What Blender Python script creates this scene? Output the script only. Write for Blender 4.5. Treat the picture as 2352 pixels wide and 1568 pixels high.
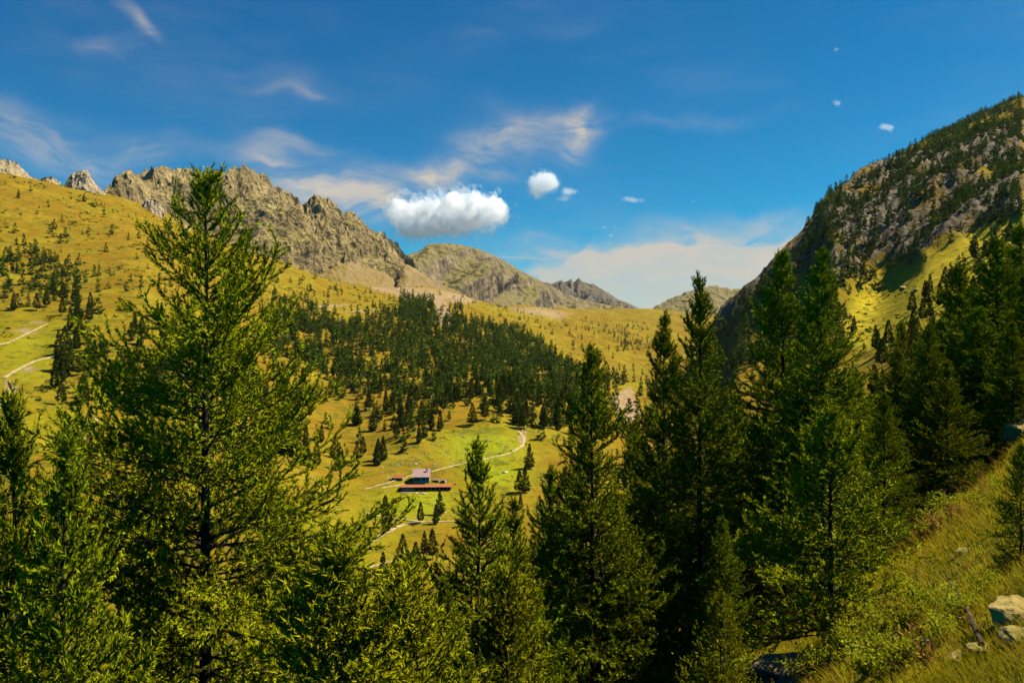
import bpy, math, random
import numpy as np
from mathutils import Vector, Matrix

random.seed(7)
SC = bpy.context.scene
COL = SC.collection
for o in list(bpy.data.objects):
    bpy.data.objects.remove(o)

# ------------------------------------------------------------------ camera, sky, sun, exposure
F = 1829.0            # focal length in the 2352-pixel measuring frame
CU, CV = 1176.0, 784.0
cam = bpy.data.cameras.new('camera')
cam.lens = 28.0; cam.sensor_width = 36.0
cam.clip_start = 0.1; cam.clip_end = 60000
camo = bpy.data.objects.new('camera', cam); COL.objects.link(camo)
camo.location = (0, 0, 0); camo.rotation_euler = (math.pi/2, 0, 0)
SC.camera = camo

SUN_AZ, SUN_EL = math.radians(79), math.radians(54)
world = bpy.data.worlds.new('World'); SC.world = world; world.use_nodes = True
SUN_STRENGTH = 5.0
sun = bpy.data.lights.new('sun', 'SUN'); sun.energy = SUN_STRENGTH; sun.angle = math.radians(0.5); sun.color = (1.0, 0.93, 0.80)
suno = bpy.data.objects.new('sun', sun); COL.objects.link(suno)
sdir = Vector((math.sin(SUN_AZ)*math.cos(SUN_EL), math.cos(SUN_AZ)*math.cos(SUN_EL), math.sin(SUN_EL)))
suno.rotation_euler = sdir.to_track_quat('Z', 'Y').to_euler()
suno.location = sdir*200

SC.view_settings.view_transform = 'Standard'
SC.view_settings.look = 'None'
SC.view_settings.exposure = 0.98
SC.view_settings.gamma = 1.0
SC.view_settings.use_curve_mapping = False
cy = SC.cycles
cy.max_bounces = 40; cy.diffuse_bounces = 0; cy.glossy_bounces = 1; cy.transmission_bounces = 2
cy.volume_bounces = 36; cy.transparent_max_bounces = 8


class NT:
    """tiny node-tree builder"""
    def __init__(s, tree):
        s.t = tree; s.t.nodes.clear()
    def n(s, typ, **kw):
        nd = s.t.nodes.new(typ)
        for k, v in kw.items():
            setattr(nd, k, v)
        return nd
    def l(s, a, b):
        s.t.links.new(a, b)
    def put(s, sock, v):
        if isinstance(v, (int, float, tuple, list)):
            sock.default_value = v
        else:
            s.l(v, sock)
    def m(s, op, a, b=None, c=None, clamp=False):
        nd = s.n('ShaderNodeMath', operation=op, use_clamp=clamp)
        s.put(nd.inputs[0], a)
        if b is not None: s.put(nd.inputs[1], b)
        if c is not None: s.put(nd.inputs[2], c)
        return nd.outputs[0]
    def mix(s, f, a, b):
        nd = s.n('ShaderNodeMix', data_type='RGBA')
        s.put(nd.inputs[0], f)
        s.put(nd.inputs[6], a if not isinstance(a, tuple) else (*a, 1))
        s.put(nd.inputs[7], b if not isinstance(b, tuple) else (*b, 1))
        return nd.outputs[2]
    def noise(s, vec, scale, detail=4, rough=0.55, dist=0.0):
        nd = s.n('ShaderNodeTexNoise')
        s.l(vec, nd.inputs['Vector'])
        nd.inputs['Scale'].default_value = scale; nd.inputs['Detail'].default_value = detail
        nd.inputs['Roughness'].default_value = rough; nd.inputs['Distortion'].default_value = dist
        return nd.outputs[0]
    def ramp(s, f, lo, hi):
        nd = s.n('ShaderNodeMapRange', interpolation_type='SMOOTHSTEP')
        s.put(nd.inputs[0], f)
        nd.inputs[1].default_value = lo; nd.inputs[2].default_value = hi
        return nd.outputs[0]
    def scale(s, vec, k, rot=(0, 0, 0)):
        nd = s.n('ShaderNodeMapping')
        s.l(vec, nd.inputs[0]); nd.inputs['Scale'].default_value = k; nd.inputs['Rotation'].default_value = rot
        return nd.outputs[0]


def build_world():
    T = NT(world.node_tree)
    sky = T.n('ShaderNodeTexSky', sky_type='NISHITA')
    sky.sun_disc = False
    sky.sun_elevation = SUN_EL; sky.sun_rotation = SUN_AZ
    sky.altitude = 2000; sky.air_density = 1.0; sky.dust_density = 0.3; sky.ozone_density = 2.0
    # the deep, polarised blue of the photograph: one curve over the whole sky
    sep = T.n('ShaderNodeSeparateColor'); T.l(sky.outputs[0], sep.inputs[0])
    cmb = T.n('ShaderNodeCombineColor')
    for i, (g, k) in enumerate(((1.7, 0.05), (1.24, 0.92), (1.0, 1.12))):
        v = T.m('MULTIPLY', T.m('POWER', T.m('MULTIPLY', sep.outputs[i], 0.2), g), 5.0*k)
        T.l(v, cmb.inputs[i])
    tc = T.n('ShaderNodeTexCoord')
    d = T.n('ShaderNodeSeparateXYZ'); T.l(tc.outputs['Generated'], d.inputs[0])
    az = T.m('ARCTAN2', d.outputs[0], d.outputs[1])
    el = T.m('ARCSINE', d.outputs[2])
    # high ice cloud: soft lobes of the sky, torn by streaky noise in the cloud layer's own plane
    comb = T.n('ShaderNodeCombineXYZ'); T.l(az, comb.inputs[0]); T.l(el, comb.inputs[1])
    base = comb.outputs[0]
    wq = T.n('ShaderNodeTexNoise'); T.l(base, wq.inputs['Vector']); wq.inputs['Scale'].default_value = 7; wq.inputs['Detail'].default_value = 3
    wsub = T.n('ShaderNodeVectorMath', operation='SUBTRACT'); T.l(wq.outputs[1], wsub.inputs[0]); wsub.inputs[1].default_value = (.5, .5, .5)
    wsc = T.n('ShaderNodeVectorMath', operation='SCALE'); T.l(wsub.outputs[0], wsc.inputs[0]); wsc.inputs['Scale'].default_value = 0.09
    wadd = T.n('ShaderNodeVectorMath', operation='ADD'); T.l(base, wadd.inputs[0]); T.l(wsc.outputs[0], wadd.inputs[1])
    wp = T.n('ShaderNodeSeparateXYZ'); T.l(wadd.outputs[0], wp.inputs[0])
    streak = T.noise(T.scale(wadd.outputs[0], (3.5, 14, 1), (0, 0, -0.18)), 1.6, 7, .62, .6)
    fine = T.noise(T.scale(wadd.outputs[0], (9, 22, 1), (0, 0, 0.35)), 2.0, 6, .65, .4)
    tex = T.m('ADD', T.m('MULTIPLY', streak, .65), T.m('MULTIPLY', fine, .35))
    lobes = [  # u, v, half width, half height, tilt (deg, clockwise down), strength
        (110, 330, 190, 50, 8, .52), (30, 290, 110, 36, 12, .22), (330, 345, 150, 34, 3, .3),
        (322, 26, 52, 13, 30, .62), (245, 88, 95, 24, -18, .38), (690, 206, 60, 9, 2, .24), (640, 185, 170, 34, 6, .12),
        (640, 395, 60, 40, 20, .5), (735, 440, 150, 38, 12, .6), (700, 345, 90, 22, 12, .4), (830, 480, 120, 35, 5, .62),
        (1010, 405, 190, 34, -10, .66), (985, 428, 40, 26, 0, .4), (1190, 310, 140, 40, -14, .6), (1322, 312, 34, 52, 20, .72),
        (1290, 275, 60, 26, -20, .4), (1090, 330, 60, 24, 10, .3),
        (1500, 655, 330, 70, 4, 1.25), (1690, 642, 200, 50, 2, 1.2), (1330, 625, 130, 42, 6, .7), (1850, 672, 240, 62, 0, 1.1),
        (1620, 548, 110, 20, 4, .85), (1760, 568, 110, 22, -4, .95), (1800, 520, 140, 28, 6, .6), (1560, 590, 240, 22, 2, .6),
        (1500, 262, 330, 18, 3, .14), (1180, 90, 260, 40, -12, .08), (2050, 700, 400, 80, 0, .9), (1620, 700, 340, 60, 0, 1.9)]
    tot = None
    for u, v, hw, hh, tilt, k in lobes:
        a0 = math.atan((u-CU)/F); e0 = math.atan((CV-v)/F*math.cos(a0)); c = math.cos(a0)
        sa, se = hw/F*c*c, hh/F*c
        x = T.m('SUBTRACT', wp.outputs[0], a0); y = T.m('SUBTRACT', wp.outputs[1], e0)
        t = math.radians(-tilt)
        xr = T.m('ADD', T.m('MULTIPLY', x, math.cos(t)/sa), T.m('MULTIPLY', y, math.sin(t)/sa))
        yr = T.m('ADD', T.m('MULTIPLY', x, -math.sin(t)/se), T.m('MULTIPLY', y, math.cos(t)/se))
        r2 = T.m('ADD', T.m('MULTIPLY', xr, xr), T.m('MULTIPLY', yr, yr))
        g = T.m('MULTIPLY', T.m('POWER', 2.718, T.m('MULTIPLY', r2, -1.0)), k)
        tot = g if tot is None else T.m('ADD', tot, g)
    tot = T.m('MINIMUM', tot, 2.1)
    shaped = T.m('MULTIPLY', tot, T.m('MULTIPLY', T.ramp(tex, .30, .72), 1.35))
    thick = T.m('SUBTRACT', T.m('ADD', tot, T.m('MULTIPLY', T.m('SUBTRACT', tex, .5), 1.7)), .82)
    cover = T.m('MINIMUM', T.m('ADD', shaped, T.m('MAXIMUM', T.m('MULTIPLY', thick, 1.0), 0.0)), 0.93)
    # a condensation trail
    a0 = math.atan((1220-CU)/F); e0 = math.atan((CV-593)/F)
    x = T.m('SUBTRACT', az, a0); y = T.m('SUBTRACT', T.m('ADD', el, T.m('MULTIPLY', x, .045)), e0)
    tr = T.m('MULTIPLY', T.m('POWER', 2.718, T.m('MULTIPLY', T.m('MULTIPLY', y, y), -1/(2.8/F)**2)),
             T.m('MULTIPLY', T.ramp(x, -.055, -.03), T.m('SUBTRACT', 1.0, T.ramp(x, .05, .12))))
    cover = T.m('MAXIMUM', cover, T.m('MULTIPLY', tr, .6))
    cover = T.m('MULTIPLY', cover, T.m('ADD', .78, T.m('MULTIPLY', T.ramp(streak, .36, .62), .22)))
    veil = T.m('MULTIPLY', T.ramp(T.noise(T.scale(base, (2, 7, 1), (0, 0, .1)), 1.3, 5, .6), .45, .8), .10)
    cover = T.m('MAXIMUM', cover, veil)
    col = T.mix(cover, cmb.outputs[0], CLOUD_RADIANCE)
    bg = T.n('ShaderNodeBackground'); bg.inputs[1].default_value = SKY_STRENGTH
    T.l(col, bg.inputs[0])
    out = T.n('ShaderNodeOutputWorld'); T.l(bg.outputs[0], out.inputs[0])


SKY_STRENGTH = 0.047
CLOUD_RADIANCE = (6.9, 6.2, 5.2)
build_world()


# ------------------------------------------------------------------ numeric helpers
rng = np.random.default_rng(11)
_P = np.random.default_rng(5).permutation(1024).astype(np.int64)
_P = np.concatenate([_P, _P, _P])
_G = np.random.default_rng(6).normal(size=(1024, 3)); _G /= np.linalg.norm(_G, axis=1)[:, None]
_G = _G.astype(np.float32)


def pnoise(x, y, z):
    x, y, z = np.broadcast_arrays(np.asarray(x, np.float64), np.asarray(y, np.float64), np.asarray(z, np.float64))
    xi = np.floor(x).astype(np.int64); yi = np.floor(y).astype(np.int64); zi = np.floor(z).astype(np.int64)
    xf = x-xi; yf = y-yi; zf = z-zi
    w = lambda t: t*t*t*(t*(t*6-15)+10)
    ux, uy, uz = w(xf), w(yf), w(zf)
    def g(i, j, k):
        h = _P[_P[_P[(xi+i) & 1023] + ((yi+j) & 1023)] + ((zi+k) & 1023)]
        q = _G[h]
        return q[..., 0]*(xf-i)+q[..., 1]*(yf-j)+q[..., 2]*(zf-k)
    L = lambda a, b, t: a+(b-a)*t
    return 1.5*L(L(L(g(0,0,0), g(1,0,0), ux), L(g(0,1,0), g(1,1,0), ux), uy),
                 L(L(g(0,0,1), g(1,0,1), ux), L(g(0,1,1), g(1,1,1), ux), uy), uz)


def fbm(x, y, z, octs=5, gain=.5, ridged=False):
    a, f, s, n = 1.0, 1.0, 0.0, 0.0
    for i in range(octs):
        v = pnoise(x*f+17.3*i, y*f+9.1*i, z*f+4.7*i)
        if ridged: v = 1-2*np.abs(v)
        s = s+a*v; n += a; a *= gain; f *= 2.03
    return s/n


def pchip(xn, yn, xq):
    """monotone cubic; yn (n, ...) -> (len(xq), ...)"""
    xn = np.asarray(xn, float); yn = np.asarray(yn, float)
    sh = (-1,)+(1,)*(yn.ndim-1)
    h = np.diff(xn).reshape(sh); dl = np.diff(yn, axis=0)/h
    d = np.zeros_like(yn)
    s = np.sign(dl[:-1])*np.sign(dl[1:]) > 0
    w1 = 2*h[1:]+h[:-1]; w2 = h[1:]+2*h[:-1]
    with np.errstate(all='ignore'):
        hm = (w1+w2)/(w1/dl[:-1]+w2/dl[1:])
    d[1:-1] = np.where(s, hm, 0); d[0] = dl[0]; d[-1] = dl[-1]
    i = np.clip(np.searchsorted(xn, xq)-1, 0, len(xn)-2)
    t = ((xq-xn[i])/(xn[i+1]-xn[i])).reshape(sh); t = np.clip(t, 0, 1); H = h[i]
    return ((2*t**3-3*t**2+1)*yn[i]+(t**3-2*t**2+t)*H*d[i]+(-2*t**3+3*t**2)*yn[i+1]+(t**3-t**2)*H*d[i+1])


def sstep(a, b, x):   # a > b gives a falling step
    t = np.clip((x-a)/(b-a), 0, 1); return t*t*(3-2*t)


def mesh_from(name, V, Fc, mats=(), mi=None, smooth=False, attrs=None):
    """V (n,3); Fc (m,3) or (m,4)"""
    me = bpy.data.meshes.new(name)
    V = np.ascontiguousarray(V, np.float32); Fc = np.ascontiguousarray(Fc, np.int32)
    n, m, k = len(V), len(Fc), Fc.shape[1]
    me.vertices.add(n); me.vertices.foreach_set('co', V.ravel())
    me.loops.add(m*k); me.loops.foreach_set('vertex_index', Fc.ravel())
    me.polygons.add(m)
    me.polygons.foreach_set('loop_start', np.arange(0, m*k, k, dtype=np.int32))
    if mi is not None: me.polygons.foreach_set('material_index', np.ascontiguousarray(mi, np.int32))
    me.polygons.foreach_set('use_smooth', np.full(m, smooth, bool))
    for a, val in (attrs or {}).items():
        at = me.attributes.new(a, 'FLOAT_COLOR', 'POINT')
        c = np.ones((n, 4), np.float32); c[:, :3] = val; at.data.foreach_set('color', c.ravel())
    for mt in mats: me.materials.append(mt)
    me.update()
    return me


def obj(name, me, parent=None, loc=(0, 0, 0), rz=0.0, sc=None, **props):
    o = bpy.data.objects.new(name, me); COL.objects.link(o)
    o.location = loc; o.rotation_euler = (0, 0, rz)
    if sc is not None: o.scale = sc if isinstance(sc, (tuple, list)) else (sc, sc, sc)
    if parent is not None: o.parent = parent
    for k, v in props.items():
        if v: o[k] = v
    return o


def thing(name, label, cat, loc=(0, 0, 0), rz=0.0, sc=None, group=None):
    return obj(name, None, None, loc, rz, sc, label=label, category=cat, group=group)


def copy_tree(o, loc, rz, sc, label, group=None):
    c = o.copy(); COL.objects.link(c); c.location = loc; c.rotation_euler = (0, 0, rz); c.scale = sc
    c['label'] = label
    if group: c['group'] = group
    for ch in o.children:
        d = ch.copy(); COL.objects.link(d); d.parent = c
    return c


def join(parts):
    """[(V,F)] -> V,F"""
    Vs, Fs, n = [], [], 0
    for V, f in parts:
        Vs.append(V); Fs.append(np.asarray(f)+n); n += len(V)
    return np.concatenate(Vs), np.concatenate(Fs)


def box(x0, x1, y0, y1, z0, z1):
    V = np.array([(x, y, z) for z in (z0, z1) for y in (y0, y1) for x in (x0, x1)], float)
    Q = np.array([(0,2,3,1), (4,5,7,6), (0,1,5,4), (2,6,7,3), (0,4,6,2), (1,3,7,5)])
    return V, Q


# ------------------------------------------------------------------ materials
def new_mat(name):
    m = bpy.data.materials.new(name); m.use_nodes = True
    T = NT(m.node_tree)
    out = T.n('ShaderNodeOutputMaterial')
    return m, T, out


def principled(T, out, col, rough=.9, bump=None, bstr=.3, bdist=1.0, spec=.15):
    p = T.n('ShaderNodeBsdfPrincipled')
    T.put(p.inputs['Base Color'], (*col, 1) if isinstance(col, tuple) else col)
    p.inputs['Roughness'].default_value = rough
    p.inputs['Specular IOR Level'].default_value = spec
    if bump is not None:
        b = T.n('ShaderNodeBump'); b.inputs['Strength'].default_value = bstr; b.inputs['Distance'].default_value = bdist
        T.l(bump, b.inputs['Height']); T.l(b.outputs[0], p.inputs['Normal'])
    T.l(p.outputs[0], out.inputs[0])
    return p


def foliage_mat(name, c1, c2, trans=.35, scale=1.5, tone=False):
    m, T, out = new_mat(name)
    g = T.n('ShaderNodeNewGeometry'); oi = T.n('ShaderNodeObjectInfo')
    n1 = T.noise(g.outputs['Position'], scale, 3)
    f = T.m('ADD', T.m('MULTIPLY', T.ramp(n1, .3, .7), .55), T.m('MULTIPLY', g.outputs['Random Per Island'], .45), clamp=True)
    col = T.mix(f, c1, c2)
    hs = T.n('ShaderNodeHueSaturation'); T.l(col, hs.inputs['Color'])
    val = T.m('ADD', .82, T.m('MULTIPLY', oi.outputs['Random'], .36))
    if tone:
        ta = T.n('ShaderNodeAttribute', attribute_name='tone')
        val = T.m('ADD', T.m('MULTIPLY', val, .8), T.m('MULTIPLY', ta.outputs['Fac'], .8))
    T.l(val, hs.inputs['Value'])
    T.l(T.m('ADD', .487, T.m('MULTIPLY', oi.outputs['Random'], .026)), hs.inputs['Hue'])
    d = T.n('ShaderNodeBsdfDiffuse'); t = T.n('ShaderNodeBsdfTranslucent')
    T.l(hs.outputs[0], d.inputs[0]); T.l(hs.outputs[0], t.inputs[0])
    mx = T.n('ShaderNodeMixShader'); mx.inputs[0].default_value = trans
    T.l(d.outputs[0], mx.inputs[1]); T.l(t.outputs[0], mx.inputs[2]); T.l(mx.outputs[0], out.inputs[0])
    return m


def simple_mat(name, c1, c2, scale=2.0, rough=.85, bstr=.3, bdist=.05, spec=.2):
    m, T, out = new_mat(name)
    tc = T.n('ShaderNodeTexCoord')
    n = T.noise(tc.outputs['Object'], scale, 6, .6)
    principled(T, out, T.mix(T.ramp(n, .3, .7), c1, c2), rough, n, bstr, bdist, spec)
    return m


def rock_mat(name, pale, dark, green, s, bdist, gslope=(.55, .8), gamt=.8, streak=True):
    m, T, out = new_mat(name)
    g = T.n('ShaderNodeNewGeometry'); pos = g.outputs['Position']
    a = T.noise(pos, s, 6, .62, .5); b = T.noise(pos, s*4.3, 5, .65, .3); c = T.noise(pos, s*14, 4, .7)
    st = T.noise(T.scale(pos, (s*3.2, s*3.2, s*.7), (.25, .5, 0)), 1.0, 5, .65, .8)
    f = T.m('ADD', T.m('MULTIPLY', a, .35), T.m('ADD', T.m('MULTIPLY', b, .25), T.m('ADD', T.m('MULTIPLY', c, .15), T.m('MULTIPLY', st, .25))))
    col = T.mix(T.ramp(f, .39, .60), dark, pale)
    nz = T.n('ShaderNodeSeparateXYZ'); T.l(g.outputs['Normal'], nz.inputs[0])
    gm = T.m('MULTIPLY', T.ramp(T.m('ADD', nz.outputs[2], T.m('MULTIPLY', T.m('SUBTRACT', b, .5), .7)), *gslope), gamt)
    col = T.mix(gm, col, green)
    vo = T.n('ShaderNodeTexVoronoi'); vo.feature = 'F1'; T.l(T.scale(pos, (s*2.4, s*2.4, s*.9), (.3, .5, .2)), vo.inputs['Vector']); vo.inputs['Scale'].default_value = 1.6
    hb = T.m('ADD', T.m('MULTIPLY', b, .6), T.m('ADD', T.m('MULTIPLY', c, .25), T.m('ADD', T.m('MULTIPLY', st, .6), T.m('MULTIPLY', vo.outputs['Distance'], .8))))
    principled(T, out, col, .95, hb, 1.0, bdist, .05)
    return m


def terrain_mat():
    m, T, out = new_mat('alpine_turf')
    g = T.n('ShaderNodeNewGeometry'); pos = g.outputs['Position']
    at = T.n('ShaderNodeAttribute', attribute_name='cover'); sp = T.n('ShaderNodeSeparateColor'); T.l(at.outputs['Color'], sp.inputs[0])
    rock, bare, green = sp.outputs
    n0 = T.noise(pos, .006, 4, .6); n1 = T.noise(pos, .03, 5, .65, .4); n2 = T.noise(pos, .16, 5, .65); n3 = T.noise(pos, 1.1, 4, .7)
    n4 = T.noise(pos, 7.0, 4, .7)
    cont = T.noise(T.scale(pos, (.06, .06, .4), (0, 0, .3)), 1.0, 5, .65, .5)
    dry = T.mix(T.ramp(n1, .35, .68), (.180, .098, .005), (.245, .148, .009))
    dry = T.mix(T.m('MULTIPLY', T.ramp(n2, .44, .62), .6), dry, (.165, .125, .009))
    lush = T.mix(T.ramp(n2, .35, .65), (.185, .225, .006), (.265, .25, .007))
    gf = T.m('ADD', green, T.m('ADD', T.m('MULTIPLY', T.m('SUBTRACT', n0, .5), 1.3), T.m('MULTIPLY', T.m('SUBTRACT', n1, .5), .9)), clamp=True)
    col = T.mix(gf, dry, lush)
    ga = T.n('ShaderNodeAttribute', attribute_name='sunlit_gold')
    col = T.mix(ga.outputs['Fac'], col, T.mix(T.ramp(n2, .35, .65), (.33, .245, .010), (.46, .355, .013)))  # yellow turf colour raised to stand in for missing sunlight
    col = T.mix(T.m('MULTIPLY', T.ramp(cont, .53, .63), .7), col, (.095, .098, .008))
    col = T.mix(T.m('MULTIPLY', T.ramp(T.m('ADD', T.m('MULTIPLY', n2, .6), T.m('MULTIPLY', n3, .4)), .525, .575), .8), col, (.072, .078, .007))
    bf = T.ramp(T.m('ADD', bare, T.m('MULTIPLY', T.m('SUBTRACT', n2, .5), 1.2)), .3, .62)
    col = T.mix(bf, col, T.mix(T.ramp(n2, .4, .62), (.21, .14, .065), (.29, .205, .105)))
    st = T.noise(T.scale(pos, (.09, .09, .02), (.2, .1, 0)), 1.0, 6, .7, .6)
    rk = T.mix(T.ramp(T.m('ADD', T.m('MULTIPLY', st, .55), T.m('MULTIPLY', n2, .45)), .40, .60), (.040, .036, .027), (.185, .145, .095))
    rf = T.ramp(T.m('ADD', rock, T.m('MULTIPLY', T.m('SUBTRACT', n2, .5), 1.1)), .32, .60)
    col = T.mix(rf, col, rk)
    # small pale stones lying in the turf
    hb = T.m('ADD', T.m('MULTIPLY', n2, 1.0), T.m('ADD', T.m('MULTIPLY', n3, .25), T.m('MULTIPLY', n4, .05)))
    hb = T.m('ADD', hb, T.m('MULTIPLY', T.m('MULTIPLY', st, rf), 3.0))
    principled(T, out, col, .95, hb, .8, 1.6, .03)
    return m


M_TURF = terrain_mat()
M_ROCKY = rock_mat('lichen_rock', (.40, .29, .125), (.105, .078, .038), (.225, .18, .03), .013, 16.0, (.50, .82), .75)
M_FAR = rock_mat('far_rock', (.25, .19, .105), (.08, .064, .042), (.18, .15, .035), .009, 20.0, (.48, .8), .65)
M_JAG = rock_mat('dark_rock', (.15, .12, .09), (.06, .054, .048), (.12, .10, .04), .006, 14.0, (.6, .85), .6)
M_CRAG = rock_mat('warm_rock', (.44, .33, .20), (.19, .145, .10), (.25, .21, .05), .05, 3.0, (.6, .85), .6)
M_SCREE = rock_mat('scree_gravel', (.28, .195, .10), (.16, .112, .052), (.19, .135, .02), .03, 5.0, (.55, .95), .8)
M_BOULDER = rock_mat('boulder_stone', (.40, .285, .095), (.20, .145, .05), (.16, .14, .015), 1.6, .06, (.75, 1.05), .5)
M_SHADEROCK = rock_mat('mossy_shaded_stone', (.46, .31, .18), (.16, .105, .06), (.14, .13, .02), 1.9, .08, (.5, .9), .6)  # moss over brown stone, its darker tones also painted as shade
M_PATH = simple_mat('pale_gravel', (.24, .19, .045), (.42, .32, .16), .35, .95, .4, .1)
M_PALESTONE = simple_mat('limestone', (.36, .30, .17), (.52, .44, .29), 1.5)
M_BARK = simple_mat('larch_bark', (.022, .016, .011), (.055, .040, .028), 9.0, .95, .8, .03)
M_TWIG = simple_mat('bare_twig', (.03, .022, .014), (.07, .052, .034), 6.0, .9, .2, .01)
M_LARCH = foliage_mat('larch_needles', (.185, .205, .003), (.39, .375, .007), .08, .9)
M_LARCH2 = foliage_mat('larch_needles_deep', (.11, .155, .003), (.29, .32, .006), .08, .9)
M_PINE = foliage_mat('pine_needles', (.034, .056, .004), (.080, .104, .006), .15, .05, tone=True)
M_SCRUB = foliage_mat('scrub_leaves', (.055, .07, .006), (.12, .125, .010), .15, .05)
M_FORESTBARK = simple_mat('pine_bark', (.07, .05, .035), (.12, .09, .06), 2.0)
M_SHRUB = foliage_mat('shrub_leaves', (.19, .22, .006), (.40, .38, .016), .4, 2.0)
M_RUST = foliage_mat('rust_leaves', (.34, .16, .02), (.42, .26, .05), .3, 2.0)
M_GRASS = foliage_mat('dry_grass', (.23, .19, .006), (.46, .375, .013), .35, .5)
M_GREENGRASS = foliage_mat('green_grass', (.09, .11, .005), (.22, .225, .009), .35, .5)
M_CONE = simple_mat('cone_scales', (.38, .16, .03), (.5, .26, .06), 30)


# ------------------------------------------------------------------ the terrain
def plane_z(x, y):
    return -2.25+.67*x-.52*y


PROF = {   # measured column -> (distance, measured row)
 -900: [(200,1500),(300,1000),(420,760),(600,520),(880,300),(1050,230),(1300,260)],
 -300: [(220,1400),(300,1110),(420,860),(600,660),(880,410),(1050,350),(1300,380)],
 0: [(250,1330),(300,1150),(360,960),(420,870),(500,770),(600,680),(750,560),(880,460),(1000,398),(1300,420)],
 150: [(250,1330),(315,1110),(380,945),(445,845),(530,742),(650,650),(820,540),(950,470),(1040,430),(1320,455)],
 300: [(250,1330),(330,1080),(400,930),(470,820),(560,720),(700,620),(900,530),(1000,492),(1080,463),(1350,485)],
 480: [(260,1330),(340,1110),(420,960),(500,850),(650,740),(850,650),(1050,580),(1200,540),(1500,565)],
 650: [(270,1310),(360,1130),(450,985),(560,870),(720,770),(900,700),(1150,640),(1350,604),(1700,630)],
 830: [(270,1325),(350,1192),(400,1115),(440,1050),(500,970),(620,870),(800,780),(1000,715),(1250,685),(1600,660),(2000,685)],
 960: [(270,1325),(347,1195),(393,1125),(430,1060),(475,985),(600,890),(800,795),(1050,722),(1400,690),(1800,660),(2300,685)],
 1100: [(270,1325),(350,1195),(400,1112),(440,1050),(490,965),(600,890),(800,820),(1050,760),(1400,722),(2000,690),(2500,708)],
 1200: [(270,1325),(350,1195),(400,1110),(450,1040),(510,965),(600,900),(750,850),(1000,800),(1400,752),(2000,725),(3000,704),(3600,718)],
 1300: [(300,1280),(400,1110),(500,1000),(600,930),(750,865),(1000,830),(1400,785),(2000,750),(3000,718),(3800,713),(4300,728)],
 1400: [(300,1280),(450,1080),(600,980),(800,900),(1100,850),(1500,800),(2100,755),(3000,728),(4000,713),(4600,725)],
 1480: [(300,1280),(500,1050),(700,950),(900,890),(1200,850),(1600,805),(2200,758),(3000,730),(4200,713),(5000,725)],
 1560: [(300,1280),(500,1050),(700,950),(900,885),(1200,850),(1600,805),(2300,760),(3200,732),(4200,719),(5000,738)],
 1640: [(300,1270),(450,1060),(600,950),(750,860),(850,800),(950,764),(1100,800),(1400,815),(2300,765),(4200,730)],
 1700: [(250,1330),(400,1000),(550,880),(700,800),(800,745),(900,702),(1050,740),(1300,790),(2300,780),(4200,745)],
 1780: [(220,1300),(350,1000),(500,890),(650,800),(750,710),(850,645),(950,618),(1150,690),(1500,760),(4200,780)],
 1850: [(200,1250),(330,980),(480,870),(620,790),(720,690),(780,610),(850,565),(1000,538),(1200,600),(1600,700)],
 1920: [(140,1230),(270,970),(400,865),(530,785),(650,690),(700,640),(760,540),(860,478),(1040,442),(1250,500),(1700,640)],
 2000: [(100,1180),(200,1000),(320,880),(450,795),(600,722),(700,655),(750,555),(900,465),(1150,402),(1400,470)],
 2130: [(100,1080),(200,900),(320,790),(450,700),(600,622),(700,560),(770,480),(1000,390),(1250,322),(1500,380)],
 2250: [(70,985),(150,880),(300,720),(450,630),(600,550),(700,485),(850,400),(1100,320),(1350,267),(1600,320)],
 2352: [(60,960),(120,880),(250,720),(400,620),(550,530),(700,450),(900,360),(1150,280),(1450,222),(1700,260)],
 2600: [(60,900),(200,700),(500,450),(1000,250),(1500,150),(1800,200)],
 3300: [(60,700),(200,500),(500,250),(1000,100),(1500,0),(1800,60)],
}
US = np.concatenate([np.arange(-1900, -60, 60), np.arange(-60, 2412, 5.2), np.arange(2420, 4300, 60)]).astype(float)
YS = np.concatenate([np.geomspace(1.5, 60, 90, endpoint=False), np.geomspace(60, 250, 62, endpoint=False),
                     np.geomspace(250, 1700, 270, endpoint=False), np.geomspace(1700, 5200, 84)])


def zv(Y, v):
    return Y*(CV-v)/F


def build_heights():
    cu = sorted(PROF)
    rows = []
    for u in cu:
        tu = (u-CU)/F
        first = PROF[u][0][0]
        pts = []
        for Y in (1.5, 8, 20, 35, 50, 65, 85, 115, 150):
            if Y > first*.72: break
            pts.append((Y, max(plane_z(tu*Y, Y), -79.0)))
        pts += [(Y, zv(Y, v)) for Y, v in PROF[u]]
        Yl, vl = PROF[u][-1]
        last = zv(Yl, vl)
        for Y in (2600, 5200):
            if Y > Yl*1.1: pts.append((Y, last-(Y-Yl)*.10))
        a = np.array(pts)
        rows.append(pchip(np.log(a[:, 0]), a[:, 1], np.log(YS)))
    Z = pchip(np.array(cu, float), np.array(rows), US)       # (nu, ny)
    return Z


ZB = build_heights()
UU, YY = np.meshgrid(US, YS, indexing='ij')
XX = YY*(UU-CU)/F
VV = CV-F*ZB/YY                                             # measured row of each point


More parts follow.
